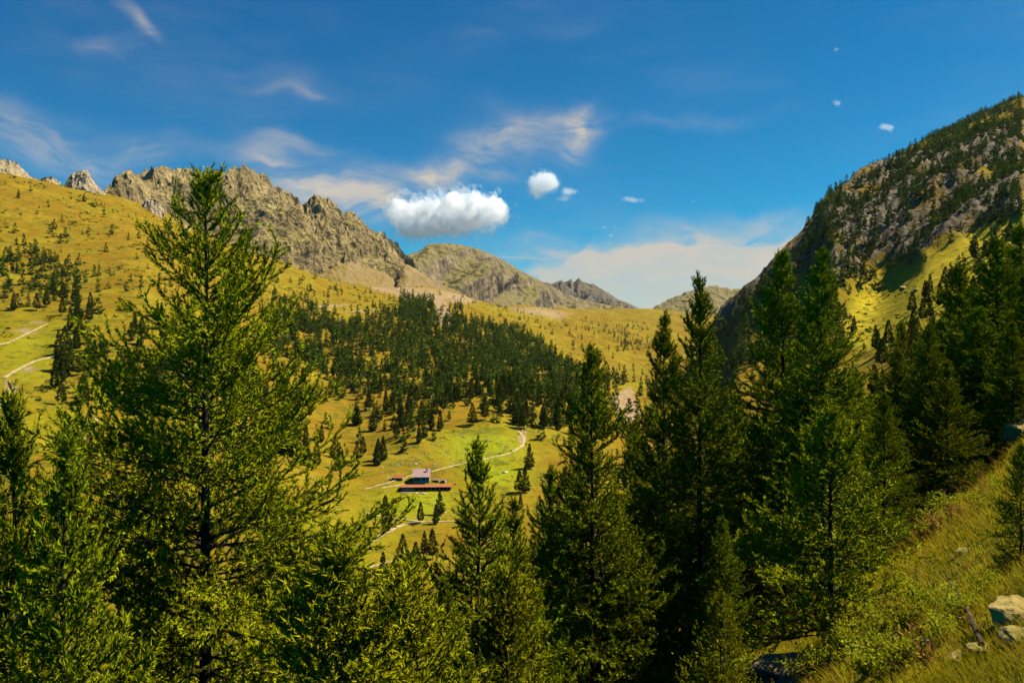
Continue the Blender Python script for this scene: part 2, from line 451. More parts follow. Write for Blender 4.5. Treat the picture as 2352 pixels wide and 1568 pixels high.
def poly_mask(pts, U, V, soft=14.0):
    """soft inside-mask of a polygon in measured coordinates"""
    P = np.array(pts, float); n = len(P)
    inside = np.zeros(U.shape, bool); dmin = np.full(U.shape, 1e9)
    for i in range(n):
        (x0, y0), (x1, y1) = P[i], P[(i+1) % n]
        c = ((y0 > V) != (y1 > V))
        with np.errstate(all='ignore'):
            inside ^= c & (U < (x1-x0)*(V-y0)/(y1-y0+1e-12)+x0)
        dx, dy = x1-x0, y1-y0
        t = np.clip(((U-x0)*dx+(V-y0)*dy)/(dx*dx+dy*dy+1e-9), 0, 1)
        dmin = np.minimum(dmin, np.hypot(U-x0-t*dx, V-y0-t*dy))
    return np.clip(.5+np.where(inside, dmin, -dmin)/(2*soft), 0, 1)


def ell(u, v, a, b, U, V):
    return np.exp(-(((U-u)/a)**2+((V-v)/b)**2))


CLIFF = [(1850,540),(1900,470),(1990,410),(2100,370),(2352,300),(2352,520),(2240,530),(2120,610),(1965,680),(1900,690),(1840,700),(1760,680),(1700,730),(1640,800),(1640,740),(1720,680),(1800,600)]
YELLOW = [(1965,685),(2120,618),(2230,545),(2352,470),(2352,760),(2200,760),(1990,800),(1940,760)]


def finish_heights():
    far = sstep(45, 300, YY)
    sl = fbm(XX*.006, YY*.006, 0*XX, 5, .5)*9*far
    sl += fbm(XX*.03, YY*.03, 3+0*XX, 4, .5)*2.2*far
    near = 1-sstep(60, 200, YY)
    sl += (fbm(XX*.11, YY*.11, 7+0*XX, 4)*.55+fbm(XX*.5, YY*.5, 9+0*XX, 3)*.16)*near*sstep(2, 7, YY)
    # keep the pasture by the houses even
    pad = ell(985, 1115, 160, 60, UU, VV)*((YY > 330) & (YY < 460))
    sl *= 1-.8*pad
    # hummocky basin below the pass
    hum = sstep(1100, 1700, YY)*sstep(1150, 1300, UU)*(1-sstep(1560, 1640, UU))
    sl += fbm(XX*.012, YY*.008, 5+0*XX, 4, .55)*20*hum
    cl = poly_mask(CLIFF, UU, VV, 16)*((YY > 480) & (YY < 1700))
    wx = XX+fbm(XX*.01, YY*.01, 2+0*XX, 3)*40
    q = .62*XX-.78*YY+fbm(XX*.01, YY*.01, 2+0*XX, 4)*45
    rib = fbm(q*.017, ZB*.005, 0*XX, 6, .6, True)
    sl += cl*(rib*26+fbm(q*.05, ZB*.03, 4+0*XX, 5, .62, True)*9)
    return ZB+sl, cl


Z, CL = finish_heights()
VZ = CV-F*Z/YY
LOGY = np.log(YS)


def height(x, y):
    x = np.asarray(x, float); y = np.asarray(y, float)
    u = CU+F*x/y
    i = np.clip(np.searchsorted(US, u)-1, 0, len(US)-2); j = np.clip(np.searchsorted(LOGY, np.log(y))-1, 0, len(YS)-2)
    a = np.clip((u-US[i])/(US[i+1]-US[i]), 0, 1); b = np.clip((y-YS[j])/(YS[j+1]-YS[j]), 0, 1)
    return (Z[i, j]*(1-a)+Z[i+1, j]*a)*(1-b)+(Z[i, j+1]*(1-a)+Z[i+1, j+1]*a)*b


def locate(u, v, ymin=240, ymax=4500):
    """ground point seen at measured (u, v)"""
    Yq = np.geomspace(ymin, ymax, 1500); x = Yq*(u-CU)/F
    z = height(x, Yq); vv = CV-F*z/Yq
    k = np.argmax(vv <= v) if (vv <= v).any() else len(Yq)-1
    return float(x[k]), float(Yq[k]), float(z[k])


def build_terrain():
    q = .62*XX-.78*YY
    rock = CL*np.clip(.62+.9*fbm(XX*.012, YY*.012, Z*.012, 5, .6), 0, 1)
    rock = np.maximum(rock, .0)
    gx = np.gradient(Z, axis=1)/np.gradient(YY, axis=1)
    bare = .62*poly_mask([(800,640),(860,630),(950,655),(1060,668),(1110,690),(1040,700),(930,690),(860,672)], UU, VV, 9)
    bare = np.maximum(bare, .9*poly_mask([(985,690),(1020,688),(1050,740),(1010,745)], UU, VV, 7))
    bare = np.maximum(bare, .9*poly_mask([(1405,915),(1450,895),(1475,960),(1440,985),(1410,940)], UU, VV, 9))
    bare = np.maximum(bare, .6*poly_mask([(1150,700),(1250,706),(1330,720),(1290,735),(1190,722)], UU, VV, 9))
    for a in ((20,890,16,36), (70,840,34,10), (200,985,14,30), (60,765,46,8), (90,745,30,7), (8,930,10,24), (420,505,30,8), (440,520,30,8), (610,775,60,8), (560,800,60,7),
              (750,700,90,5), (830,715,60,4), (240,790,60,4), (1200,1000,14,22), (1440,930,30,20)):
        bare = np.maximum(bare, .62*ell(*a, UU, VV))
    bare *= (YY > 230)
    green = ell(1110, 1010, 120, 45, UU, VV)*1.1+ell(1150, 1085, 90, 35, UU, VV)+ell(960, 1150, 110, 32, UU, VV)*.8+ell(60, 800, 130, 90, UU, VV)*.55
    green += ell(760, 1200, 200, 120, UU, VV)*.4+ell(1480, 860, 60, 20, UU, VV)*.4+ell(40, 960, 120, 60, UU, VV)*.4
    green = np.where(YY > 240, green+.02, .38)
    green += .38*poly_mask(YELLOW, UU, VV, 14)*(YY > 240)  # brighter turf mixed in here to make up for weak sun
    green = np.where(YY > 900, green*.55+.06, green)
    sunlit_gold = np.maximum(poly_mask(YELLOW, UU, VV, 14)*((YY > 240) & (YY < 1100)), .45*(YY < 80))  # mask of painted sun: yellow slope fully, near bank partly
    cov = np.stack([rock, bare, np.clip(green, 0, 1)], -1)
    V = np.stack([XX, YY, Z], -1).reshape(-1, 3)
    nu, ny = XX.shape
    i = np.arange(nu-1)[:, None]*ny+np.arange(ny-1)[None]
    Q = np.stack([i, i+ny, i+ny+1, i+1], -1).reshape(-1, 4)
    me = mesh_from('ground', V, Q, [M_TURF], smooth=True, attrs={'cover': cov.reshape(-1, 3), 'sunlit_gold': sunlit_gold.reshape(-1, 1)})
    obj('ground', me, kind='structure')


build_terrain()


def mountain(name, crest, base, Yb, Yt, mat, amp, f, slant=.4, back=.3, ncol=None, nrow=70, jag=.5, seed=0, bow=1.0, facets=0.0, rag=.35):
    cu = np.array([c[0] for c in crest], float); cvv = np.array([c[1] for c in crest], float)
    ncol = ncol or int((cu[-1]-cu[0])/2.6)
    u = np.linspace(cu[0], cu[-1], ncol); vt = np.interp(u, cu, cvv)
    vb = np.interp(u, [b[0] for b in base], [b[1] for b in base])
    s = np.concatenate([np.linspace(0, 1, nrow), 1+back*np.linspace(0, 1, 8)[1:]])
    S, U = np.meshgrid(s, u); VT = np.repeat(vt[:, None], len(s), 1); VB = np.repeat(vb[:, None], len(s), 1)
    Yb_ = np.interp(u, [p[0] for p in Yb], [p[1] for p in Yb])[:, None] if isinstance(Yb, list) else Yb
    Yt_ = np.interp(u, [p[0] for p in Yt], [p[1] for p in Yt])[:, None] if isinstance(Yt, list) else Yt
    s1 = np.minimum(S, 1)
    Y = Yb_+(Yt_-Yb_)*S
    zt = Yt_*(CV-VT)/F; zb = Yb_*(CV-VB)/F
    zz = zb+(zt-zb)*s1**bow
    zz = np.where(S > 1, zt-(S-1)/back*(zt-zb)*.55, zz)
    X = Y*(U-CU)/F
    P = np.stack([X, Y, zz], -1)
    n = np.cross(np.gradient(P, axis=0), np.gradient(P, axis=1)); n /= np.linalg.norm(n, axis=-1, keepdims=True)+1e-9
    n = np.where(n[..., 1:2] > 0, -n, n)
    q = X+slant*zz
    w = fbm(X*f*.7+seed, Y*f*.7, zz*f*.7, 3)*.5/f
    r = fbm((q+w)*f*1.6+seed, Y*f*.9, (zz-slant*X)*f*.6, 8, .575, True)
    b = fbm(X*f*.6+seed, Y*f*.6, zz*f*.6+seed, 3)
    disp = amp*((r-r[:, -30:].mean())*.8+b*.6)
    if facets:
        ph = (q+w*.6)*facets
        tri = np.abs((ph % 1)-.5)*2
        disp += amp*1.5*(tri-.5)*sstep(.02, .25, S)*(1-sstep(.55, .85, S))
    k = np.where(s1 > .86, jag+(1-jag)*(1-sstep(.86, 1, s1)), 1.0)*sstep(0, .06, s1)
    edge = np.minimum(sstep(0, .03, (U-cu[0])/(cu[-1]-cu[0])), sstep(0, .03, (cu[-1]-U)/(cu[-1]-cu[0])))
    P = P+n*(disp*k*(.25+.75*edge))[..., None]
    P[..., 2] += amp*rag*fbm(X*f*6+seed, Y*f*3, 0*X, 4, .6, True)*sstep(.8, 1, s1)*edge
    nu, ny = X.shape
    i = np.arange(nu-1)[:, None]*ny+np.arange(ny-1)[None]
    Q = np.stack([i, i+ny, i+ny+1, i+1], -1).reshape(-1, 4)
    me = mesh_from(name, P.reshape(-1, 3), Q, [mat], smooth=mat is M_FAR)
    return obj(name, me, kind='structure')


mountain('mountain', [(222,452),(245,444),(262,436),(275,424),(300,414),(345,408),(365,403),(400,402),(430,407),(470,418),(510,409),(540,399),(560,402),(600,415),(640,441),(680,470),(700,485),(712,472),(735,468),(765,478),(775,498),(790,507),(800,501),(830,515),(850,534),(870,550),(890,558),(905,573),(920,588),(935,610),(955,640),(1010,668)],
         [(222,500),(400,545),(560,640),(650,650),(750,690),(830,706),(1010,706)],
         [(222,1330),(480,1450),(830,1750),(1010,2050)], [(222,1650),(480,1900),(830,2250),(1010,2350)], M_ROCKY, 72, .0066, .55, seed=3, nrow=200, ncol=420, facets=.0052)
mountain('mountain', [(880,612),(915,591),(960,580),(973,571),(985,563),(1010,561),(1040,562),(1090,570),(1130,586),(1160,601),(1200,625),(1250,651),(1300,677),(1350,693),(1420,706),(1480,716)],
         [(880,690),(960,700),(1100,726),(1200,738),(1300,742),(1480,738)],
         [(880,2150),(1100,2650),(1300,3900),(1480,4300)], [(880,2900),(1100,3400),(1300,4300),(1480,4700)], M_FAR, 70, .0040, -.5, seed=21, nrow=110, ncol=300, jag=.08, facets=.0040, rag=.08)
mountain('mountain', [(1215,668),(1240,655),(1255,649),(1265,652),(1275,650),(1289,644),(1296,649),(1303,647),(1312,642),(1318,650),(1324,644),(1330,639),(1336,646),(1342,649),(1355,654),(1362,653),(1370,658),(1379,664),(1399,675),(1416,687),(1442,697),(1470,711),(1500,722)],
         [(1215,735),(1500,740)], 5000, 5500, M_JAG, 55, .0040, -.6, seed=40, nrow=70, jag=.05, ncol=260, rag=.12, facets=.006)
mountain('mountain', [(1440,722),(1495,712),(1540,690),(1580,672),(1620,663),(1650,661),(1680,668),(1720,667),(1760,680),(1850,700)],
         [(1440,760),(1850,770)], 4900, 5900, M_FAR, 60, .0022, .3, seed=55, nrow=60, jag=.15)
mountain('scree_slope', [(700,640),(740,628),(775,612),(800,603),(840,614),(880,626),(908,643),(918,622),(930,607),(942,611),(965,626),(990,642),(1015,655),(1045,668),(1080,684)],
         [(700,690),(860,705),(1080,715)], [(700,1420),(850,1600),(1080,1950)], [(700,1640),(850,1880),(930,1960),(1080,2120)], M_SCREE, 11, .012, .5, seed=90, nrow=60, jag=.3, ncol=170, rag=.2)
mountain('crag', [(-140,360),(-60,350),(0,369),(25,371),(42,380),(55,394),(72,408),(90,420)], [(-140,430),(0,425),(90,445)], 990, 1040, M_CRAG, 9, .03, .2, seed=61, nrow=40, jag=.5, ncol=110)
mountain('crag', [(85,418),(105,409),(120,408),(140,420)], [(85,432),(140,440)], 1040, 1065, M_CRAG, 5, .04, .2, seed=66, nrow=24, ncol=40)
mountain('crag', [(146,434),(154,416),(165,401),(180,396),(190,394),(200,394),(206,406),(218,423),(232,436),(244,448)], [(146,455),(244,475)], 1045, 1085, M_CRAG, 8, .035, .1, seed=71, nrow=44, jag=.5, ncol=80)
mountain('crag', [(322,476),(335,462),(350,458),(366,468),(378,486)], [(322,500),(378,515)], 1075, 1095, M_CRAG, 6, .05, .1, seed=75, nrow=24, ncol=36)


# ------------------------------------------------------------------ paths over the pasture
def path(pts, width, ymin=240, ymax=1200, lift=.35):
    P = np.array([locate(u, v, ymin, ymax) for u, v in pts])
    d = np.r_[0, np.cumsum(np.hypot(*np.diff(P[:, :2], axis=0).T))]
    q = np.linspace(0, d[-1], max(12, int(d[-1]/3)))
    c = np.stack([pchip(d, P[:, k], q) for k in (0, 1)], -1)
    t = np.gradient(c, axis=0); t /= np.linalg.norm(t, axis=1)[:, None]+1e-9
    nrm = np.stack([-t[:, 1], t[:, 0]], -1)
    wv = width*(1+.35*fbm(q*.15, 0*q, 0*q, 3))
    V = []
    for k in np.linspace(-.5, .5, 5):
        e = c+nrm*(k*wv)[:, None]
        V.append(np.c_[e, height(e[:, 0], e[:, 1])+lift*(1-abs(k)*.9)])
    V = np.stack(V, 1); n = len(q)
    i = np.arange(n-1)[:, None]*5+np.arange(4)[None]
    Q = np.stack([i, i+5, i+6, i+1], -1).reshape(-1, 4)
    obj('dirt_path', mesh_from('dirt_path', V.reshape(-1, 3), Q, [M_PATH], smooth=True), kind='structure')


path([(835,1124),(870,1115),(905,1105),(932,1096),(955,1090),(990,1084),(1040,1071),(1090,1059),(1130,1051),(1165,1043),(1190,1030),(1204,1015),(1200,1000),(1188,990)], 1.6)
path([(840,1178),(880,1187),(920,1193),(960,1197),(1010,1198),(1060,1198),(1110,1195)], 1.5)
path([(975,1198),(935,1204),(900,1216),(870,1232),(845,1250)], 2.6)
path([(835,1304),(880,1294),(920,1286),(965,1275)], 1.8)
path([(875,1121),(905,1117),(928,1113)], 2.2)
path([(-20,797),(30,783),(60,768),(85,756),(108,744)], 2.0)
path([(10,868),(40,850),(62,838),(85,829),(118,821),(150,808)], 2.2)
path([(8,938),(14,915),(24,900),(36,888)], 3.0)
path([(186,1010),(194,990),(205,975),(218,962)], 4.0)


# ------------------------------------------------------------------ conifers
def nrm(a):
    return a/(np.linalg.norm(a, axis=-1, keepdims=True)+1e-9)


def tubes(paths, radii, sides=4):
    """paths (n,k,3), radii (n,k) -> tri mesh"""
    n, k, _ = paths.shape
    t = nrm(np.gradient(paths, axis=1))
    h = nrm(t[:, :1]*np.array([1, 1, 0.])+np.array([1e-4, 0, 0])); side = np.cross(h, np.array([0, 0, 1.]))
    b = nrm(np.cross(t, side)); a = np.cross(b, t)
    ang = np.arange(sides)*2*np.pi/sides
    V = paths[:, :, None]+radii[:, :, None, None]*(a[:, :, None]*np.cos(ang)[None, None, :, None]+b[:, :, None]*np.sin(ang)[None, None, :, None])
    idx = np.arange(n*k*sides).reshape(n, k, sides)
    i0 = idx[:, :-1]; i1 = idx[:, 1:]; j0 = np.roll(i0, -1, 2); j1 = np.roll(i1, -1, 2)
    Fc = np.concatenate([np.stack([i0, j0, j1], -1).reshape(-1, 3), np.stack([i0, j1, i1], -1).reshape(-1, 3)])
    return V.reshape(-1, 3), Fc


def larch(seed, H, R, nb, step_s=.13, step_t=.12, needle_step=.045, nl=.05, nw=.016, per=3, low=.06, irregular=.35, sparse_low=0.0, up=1.0, taper=.82, flat=.55):
    r = np.random.default_rng(seed)
    # trunk
    kt = 24; tt = np.linspace(0, 1, kt)
    wob = np.stack([fbm(tt*3+seed, 0*tt, 0*tt, 2), fbm(tt*3, 5+0*tt, seed+0*tt, 2)], -1)*.012*H*tt[:, None]
    tp = np.c_[wob, tt*H]
    trad = (.0088*H+.02)*(1-tt)**.9+.006; trad[0] *= 1.5; trad[1] *= 1.12
    trunk = tubes(tp[None], trad[None], 10)
    # boughs
    t = np.sort(low+(.985-low)*r.random(nb)**.92)
    az = np.arange(nb)*2.399+r.normal(0, .5, nb)
    prof = np.clip((1-t)/(1-.22), 0, 1)**taper*np.clip(.62+.38*t/.2, 0, 1)
    if taper == 0:
        prof = np.interp(1-t, [0, .047, .107, .205, .355, .5, .78, 1], [.0, .07, .25, .42, .66, .82, 1, .8])
    lump = 1+irregular*fbm(np.cos(az)*1.3+seed, np.sin(az)*1.3, t*7, 2)*1.6
    L = R*(prof*(.62+.5*r.random(nb))*np.clip(lump, .35, 1.5)+.012)+.09
    e0 = (np.interp(t, [0, .25, .6, .9, 1], [-.22, .02, .36, .75, 1.15])*up+r.normal(0, .13, nb))
    K = 11; s = np.linspace(0, 1, K)
    e = e0[:, None]-.42*np.sin(np.pi*s[None]*.8)*(1-t[:, None])+(.55+.25*r.random(nb))[:, None]*s[None]**2.2
    bend = r.normal(0, .25, nb)
    aa = az[:, None]+bend[:, None]*s[None]**1.5
    D = np.stack([np.cos(e)*np.cos(aa), np.cos(e)*np.sin(aa), np.sin(e)], -1)
    base = np.stack([np.interp(t, tt, tp[:, i]) for i in range(3)], -1)
    P = base[:, None]+np.concatenate([np.zeros((nb, 1, 3)), np.cumsum(.5*(D[:, 1:]+D[:, :-1]), 1)/(K-1)], 1)*L[:, None, None]
    br = (.006+.006*L)[:, None]*(1-s[None])**.8+.003
    wood = [tubes(P, br, 3)]
    st = []      # strands: P0, D, len, curve
    def sample(pidx, sv):
        k = np.clip((sv*(K-1)).astype(int), 0, K-2); f = sv*(K-1)-k
        return P[pidx, k]*(1-f)[:, None]+P[pidx, k+1]*f[:, None], nrm(D[pidx, k]*(1-f)[:, None]+D[pidx, k+1]*f[:, None])
    # the needled outer part of each bough
    bare = np.clip(.03+(.05+.2*r.random(nb))*(1-t)+sparse_low*(1-t)**2, 0, .9)
    # secondary shoots
    ns = np.maximum(3, (L*(1-bare)/step_s).astype(int))
    bi = np.repeat(np.arange(nb), ns); kk = np.arange(len(bi))-np.repeat(np.cumsum(ns)-ns, ns)
    sv = bare[bi]+(1-bare[bi])*np.clip((kk+r.random(len(bi)))/ns[bi], 0, .995)
    p, d = sample(bi, sv)
    side = nrm(np.cross(d, np.array([0, 0, 1.])))*np.where(kk % 2 == 0, 1, -1)[:, None]
    upv = np.cross(side, d)*np.where(kk % 2 == 0, 1, -1)[:, None]
    roll = r.normal(0, flat, len(bi))
    side = side*np.cos(roll)[:, None]+upv*np.sin(roll)[:, None]
    ang = r.uniform(.45, .95, len(bi))
    sd = nrm(d*np.cos(ang)[:, None]+side*np.sin(ang)[:, None])
    sl = np.clip((.34*L[bi]*(1-sv)**.8+.10)*(.55+.75*r.random(len(bi))), .08, 1.25)
    droop = r.random(len(bi)) < .22*(1-t[bi])
    scur = np.stack([0*sl, 0*sl, np.where(droop, -.55, .22)], -1)
    st.append((p, sd, sl, scur))
    # main axis strands for the boughs
    nseg = 5
    sv0 = np.linspace(0, 1, nseg+1)
    for q in range(nseg):
        a0 = bare+(1-bare)*sv0[q]; a1 = bare+(1-bare)*sv0[q+1]
        pa, _ = sample(np.arange(nb), np.clip(a0, 0, .999)); pb, _ = sample(np.arange(nb), np.clip(a1, 0, .999))
        dv = pb-pa; l = np.linalg.norm(dv, axis=1)
        st.append((pa, nrm(dv), l, np.zeros_like(dv)))
    # tertiary twigs
    nt = np.maximum(1, (sl/step_t).astype(int))
    si = np.repeat(np.arange(len(sl)), nt); kk = np.arange(len(si))-np.repeat(np.cumsum(nt)-nt, nt)
    tv = np.clip((kk+.3+.7*r.random(len(si)))/nt[si], .08, .98)
    p2 = p[si]+sd[si]*(sl[si]*tv)[:, None]+scur[si]*(sl[si]*tv**2)[:, None]
    dd = nrm(sd[si]+2*scur[si]*tv[:, None])
    rnd = nrm(np.cross(dd, r.normal(size=dd.shape)+np.array([0, 0, .2])))
    ang = r.uniform(.35, .85, len(si))
    d2 = nrm(dd*np.cos(ang)[:, None]+rnd*np.sin(ang)[:, None]+np.array([0, 0, .12]))
    l2 = np.clip((.17+.5*sl[si]*(1-tv))*(.6+.7*r.random(len(si))), .1, .6)
    st.append((p2, d2, l2, np.stack([0*l2, 0*l2, .2+0*l2], -1)))
    # leader
    st.append((tp[-4:-1], nrm(tp[-3:]-tp[-4:-1]), np.linalg.norm(tp[-3:]-tp[-4:-1], axis=1), np.zeros((3, 3))))
    P0, D0, l0, c0 = [np.concatenate([q[i] for q in st]) for i in range(4)]
    # twig wood: one thin strip each
    e1 = P0+D0*l0[:, None]+c0*l0[:, None]; mid = P0+D0*(l0*.5)[:, None]+c0*(l0*.25)[:, None]
    sd_ = nrm(np.cross(D0, r.normal(size=D0.shape)))*.006
    nS = len(P0)
    tv_ = np.stack([P0-sd_, P0+sd_, mid+sd_*.7, mid-sd_*.7, e1], 1).reshape(-1, 3)
    b4 = np.arange(nS)[:, None]*5
    wood.append((tv_, np.concatenate([b4+np.array([[0, 1, 2]]), b4+np.array([[0, 2, 3]]), b4+np.array([[3, 2, 4]])])))
    # needles
    cnt = np.maximum(2, np.ceil(l0/needle_step).astype(int))
    idx = np.repeat(np.repeat(np.arange(nS), cnt), per)
    u = r.random(len(idx))
    pos = P0[idx]+D0[idx]*(l0[idx]*u)[:, None]+c0[idx]*(l0[idx]*u*u)[:, None]
    dloc = nrm(D0[idx]+2*c0[idx]*u[:, None])
    perp = nrm(np.cross(dloc, r.normal(size=dloc.shape)))
    nd = nrm(dloc*r.uniform(.7, 1.9, len(idx))[:, None]+perp)
    ln = nl*r.uniform(.7, 1.25, len(idx))
    w = nrm(np.cross(nd, r.normal(size=nd.shape)))*(nw*.5)
    NV = np.stack([pos-w, pos+w, pos+nd*ln[:, None]], 1).reshape(-1, 3)
    NF = np.arange(len(NV)).reshape(-1, 3)
    W = join(wood)
    tips = P[:, -1]
    return trunk, W, (NV, NF), (P, L, t)


def larch_meshes(tag, mat, **kw):
    tr, wd, nd, info = larch(**kw)
    return (mesh_from('trunk_'+tag, *tr, [M_BARK], smooth=True), mesh_from('branchwork_'+tag, *wd, [M_TWIG]),
            mesh_from('crown_'+tag, *nd, [mat]), info, kw['H'])


LM = {
 'big': larch_meshes('big', M_LARCH, seed=101, H=17.6, R=4.9, taper=0, up=.85, low=.34, nb=200, step_s=.19, step_t=.25, needle_step=.030, nl=.082, nw=.025, per=3, irregular=.3),
 'tall': larch_meshes('tall', M_LARCH2, seed=202, H=16.5, R=3.3, nb=300, step_s=.20, step_t=.27, needle_step=.052, nl=.130, nw=.036, per=3, irregular=.55, sparse_low=.12),
 'full': larch_meshes('full', M_LARCH2, seed=303, H=15.0, R=3.4, nb=300, step_s=.20, step_t=.27, needle_step=.052, nl=.130, nw=.036, per=3, irregular=.55, sparse_low=.05),
 'slim': larch_meshes('slim', M_LARCH2, seed=404, H=11.0, R=2.6, nb=215, step_s=.18, step_t=.24, needle_step=.038, nl=.10, nw=.029, per=3, irregular=.45, sparse_low=.05, up=1.2),
 'young': larch_meshes('young', M_LARCH, seed=505, H=5.0, R=1.9, nb=150, step_s=.13, step_t=.18, needle_step=.028, nl=.075, nw=.020, per=3, irregular=.45),
}


def place_larch(kind, u, top_v, Y, label, group=None, rz=0.0, wide=1.0, base_drop=.15, H=None, tilt=0.0):
    trm, wdm, crm, info, h0 = LM[kind]
    x = Y*(u-CU)/F
    zb = float(height(x, Y))-base_drop
    hh = (zv(Y, top_v)-zb) if H is None else H
    k = hh/h0
    root = thing('larch_tree', label, 'tree', (x, Y, zb), rz, (k*wide, k*wide, k), group)
    root.rotation_euler = (0, tilt, rz)
    obj('trunk', trm, root); w = obj('branchwork', wdm, root); w['kind'] = 'stuff'
    c = obj('crown', crm, root); c['kind'] = 'stuff'
    return root, info, k


NEAR = [  # kind, column, top row, distance, spin, width, label
 ('big', 473, 385, 16.0, .4, 1.0, 'tall broad larch at the left, its top standing against the rocky mountain'),
 ('slim', 28, 915, 13.0, 2.0, .8, 'narrow dark larch at the left frame edge with its thin leader bare'),
 ('slim', 150, 1010, 11.5, 4.0, .85, 'small larch tucked under the left side of the broad larch'),
 ('young', 770, 1290, 9.5, 1.2, 1.2, 'bright yellow-green young larch at the foot of the broad larch'),
 ('young', 930, 1330, 11.5, 3.3, 1.0, 'bushy young larch at the bottom between the broad larch and the short one'),
 ('young', 1165, 1335, 13.5, 5.0, .9, 'low sunlit larch in the dark below the short centre larch'),
 ('slim', 1097, 1020, 22.0, .9, 1.0, 'short larch right of the barn with a thin pale trunk'),
 ('slim', 1180, 1150, 27.0, 2.9, .95, 'round-topped larch close behind the short larch by the barn'),
 ('full', 1360, 795, 30.0, 1.7, .92, 'pointed larch in front of the far end of the forest belt'),
 ('tall', 1525, 727, 39.0, .2, .95, 'dark larch with slender tip left of the tallest centre larch'),
 ('tall', 1608, 638, 34.0, 2.6, .95, 'tall larch with a long bare leader against the pale hill'),
 ('full', 1797, 578, 38.0, 3.6, 1.0, 'larch with a spiky tip in front of the cliff, left of the twin'),
 ('tall', 1887, 578, 33.0, 5.2, 1.12, 'full green larch whose rounded top stands before the cliff'),
 ('young', 1908, 955, 17.0, .6, 1.1, 'light green young larch in front of the full green larch'),
 ('slim', 2030, 905, 30.0, 2.2, 1.15, 'leaning green larch at the right border of the centre stand'),
 ('full', 1690, 905, 44.0, .8, 1.0, 'shaded larch filling the gap between the two tallest larches'),
 ('full', 1455, 965, 45.0, 4.4, .9, 'shaded larch behind the pointed larch and the dark one'),
 ('slim', 1265, 1080, 38.0, 5.8, 1.0, 'dark larch left of the pointed larch with drooping lower boughs'),
 ('full', 2135, 745, 50.0, 2.4, 1.05, 'dark green larch alone above the grassy bank at the right'),
 ('full', 2290, 545, 60.0, 1.1, 1.45, 'big dark larch at the right edge under the forested ridge'),
 ('full', 2375, 600, 52.0, 3.0, 1.4, 'dark larch cut by the right frame edge'),
 ('slim', 2237, 950, 46.0, .3, .7, 'thin young larch beside the grassy bank at the right'),
 ('full', 2070, 740, 75.0, 4.0, .9, 'larch behind the green one, below the yellow slope'),
 ('full', 1322, 1085, 36.0, 1.9, 1.0, 'shaded larch in the dark at the left foot of the pointed larch'),
 ('full', 1415, 1130, 31.0, 3.9, 1.0, 'shaded larch in the dark at the right foot of the pointed larch'),
 ('tall', 1520, 1060, 44.0, 5.5, 1.1, 'shaded larch behind the trunk of the dark slender-tipped larch'),
 ('full', 1585, 1010, 50.0, .5, 1.1, 'shaded larch deep between the two centre trunks'),
 ('full', 1752, 985, 41.0, 1.3, 1.1, 'shaded larch under the spiky larch, left of its trunk'),
 ('tall', 1845, 930, 47.0, 2.8, 1.1, 'shaded larch between the trunks of the spiky and the rounded larch'),
 ('full', 1965, 850, 52.0, 4.7, 1.1, 'shaded larch behind the right side of the rounded larch'),
 ('slim', 1660, 1190, 30.0, 3.1, 1.1, 'low dark larch right of the tallest centre trunk'),
 ('slim', 345, 1130, 19.5, 3.4, 1.1, 'shaded larch behind the lower left boughs of the broad larch'),
 ('slim', 655, 1150, 20.5, .9, 1.1, 'shaded larch behind the lower right boughs of the broad larch'),
 ('slim', 1020, 1330, 18.0, 2.0, 1.0, 'dark larch low in front of the short larch by the barn'),
 ('full', 2205, 610, 72.0, 1.0, 1.5, 'wide dark larch in the heavy stand left of the right-edge giant'),
 ('full', 2345, 520, 74.0, 2.2, 1.4, 'highest dark larch of the right-edge stand, half cut by the frame'),
 ('full', 2325, 740, 47.0, 3.3, 1.4, 'broad near-black larch in front at the right edge'),
 ('full', 2250, 705, 51.0, 4.1, 1.4, 'broad near-black larch left of the front one at the right edge'),
 ('slim', 2175, 830, 44.0, 5.3, 1.3, 'round dark larch right of the lone dark green larch'),
 ('full', 2062, 800, 58.0, .2, 1.3, 'shaded larch left of the lone dark green larch'),
 ('slim', 2300, 860, 50.0, 1.5, 1.3, 'low dark larch against the stand at the right edge'),
 ('young', 1655, 1375, 15.0, 2.7, .9, 'dark young larch left of the mossy boulder'),
 ('slim', -90, 960, 14.0, 1.1, 1.0, 'slim larch just beyond the left frame edge'),
 ('slim', -230, 1000, 17.0, 2.2, 1.1, 'second slim larch beyond the left frame edge'),
 ('full', 2215, 690, 82.0, 5.0, 1.0, 'bluish dark larch left of the big one at the right edge'),
]
NEAR_BOXES = []
for kind, u, tv, Y, rz, wd, lab in NEAR:
    root, info, k = place_larch(kind, u, tv, Y, lab, 'larches on the near slope', rz, wd)
    NEAR_BOXES.append((u, tv, 3.0*F/Y*wd*.75, Y))
    if kind == 'big':
        P, L, t = info
        rr = np.random.default_rng(4)
        cs = []
        V, Q = None, None
        a = np.arange(6)*np.pi/3; prof = [(0, .0), (.25, .9), (.55, 1.0), (.85, .6), (1, .05)]
        cv = np.array([(.017*rad*math.cos(q), .017*rad*math.sin(q), .05*h-.025) for h, rad in prof for q in a])
        ii = np.arange(24).reshape(4, 6); jj = np.roll(ii, -1, 1)
        cq = np.stack([ii, jj, jj+6, ii+6], -1).reshape(-1, 4)
        cme = mesh_from('cone', cv*1.5, cq, [M_CONE], smooth=True)
        pick = [i for i in range(len(P)) if .15 < t[i] < .6]
        rr.shuffle(pick)
        for i in pick[:16]:
            kx = rr.integers(6, 11)
            co = obj('cone', cme, root, P[i, kx]+np.array([0, 0, .02]))
            co.rotation_euler = (rr.uniform(-1, 1), rr.uniform(-1, 1), 0)


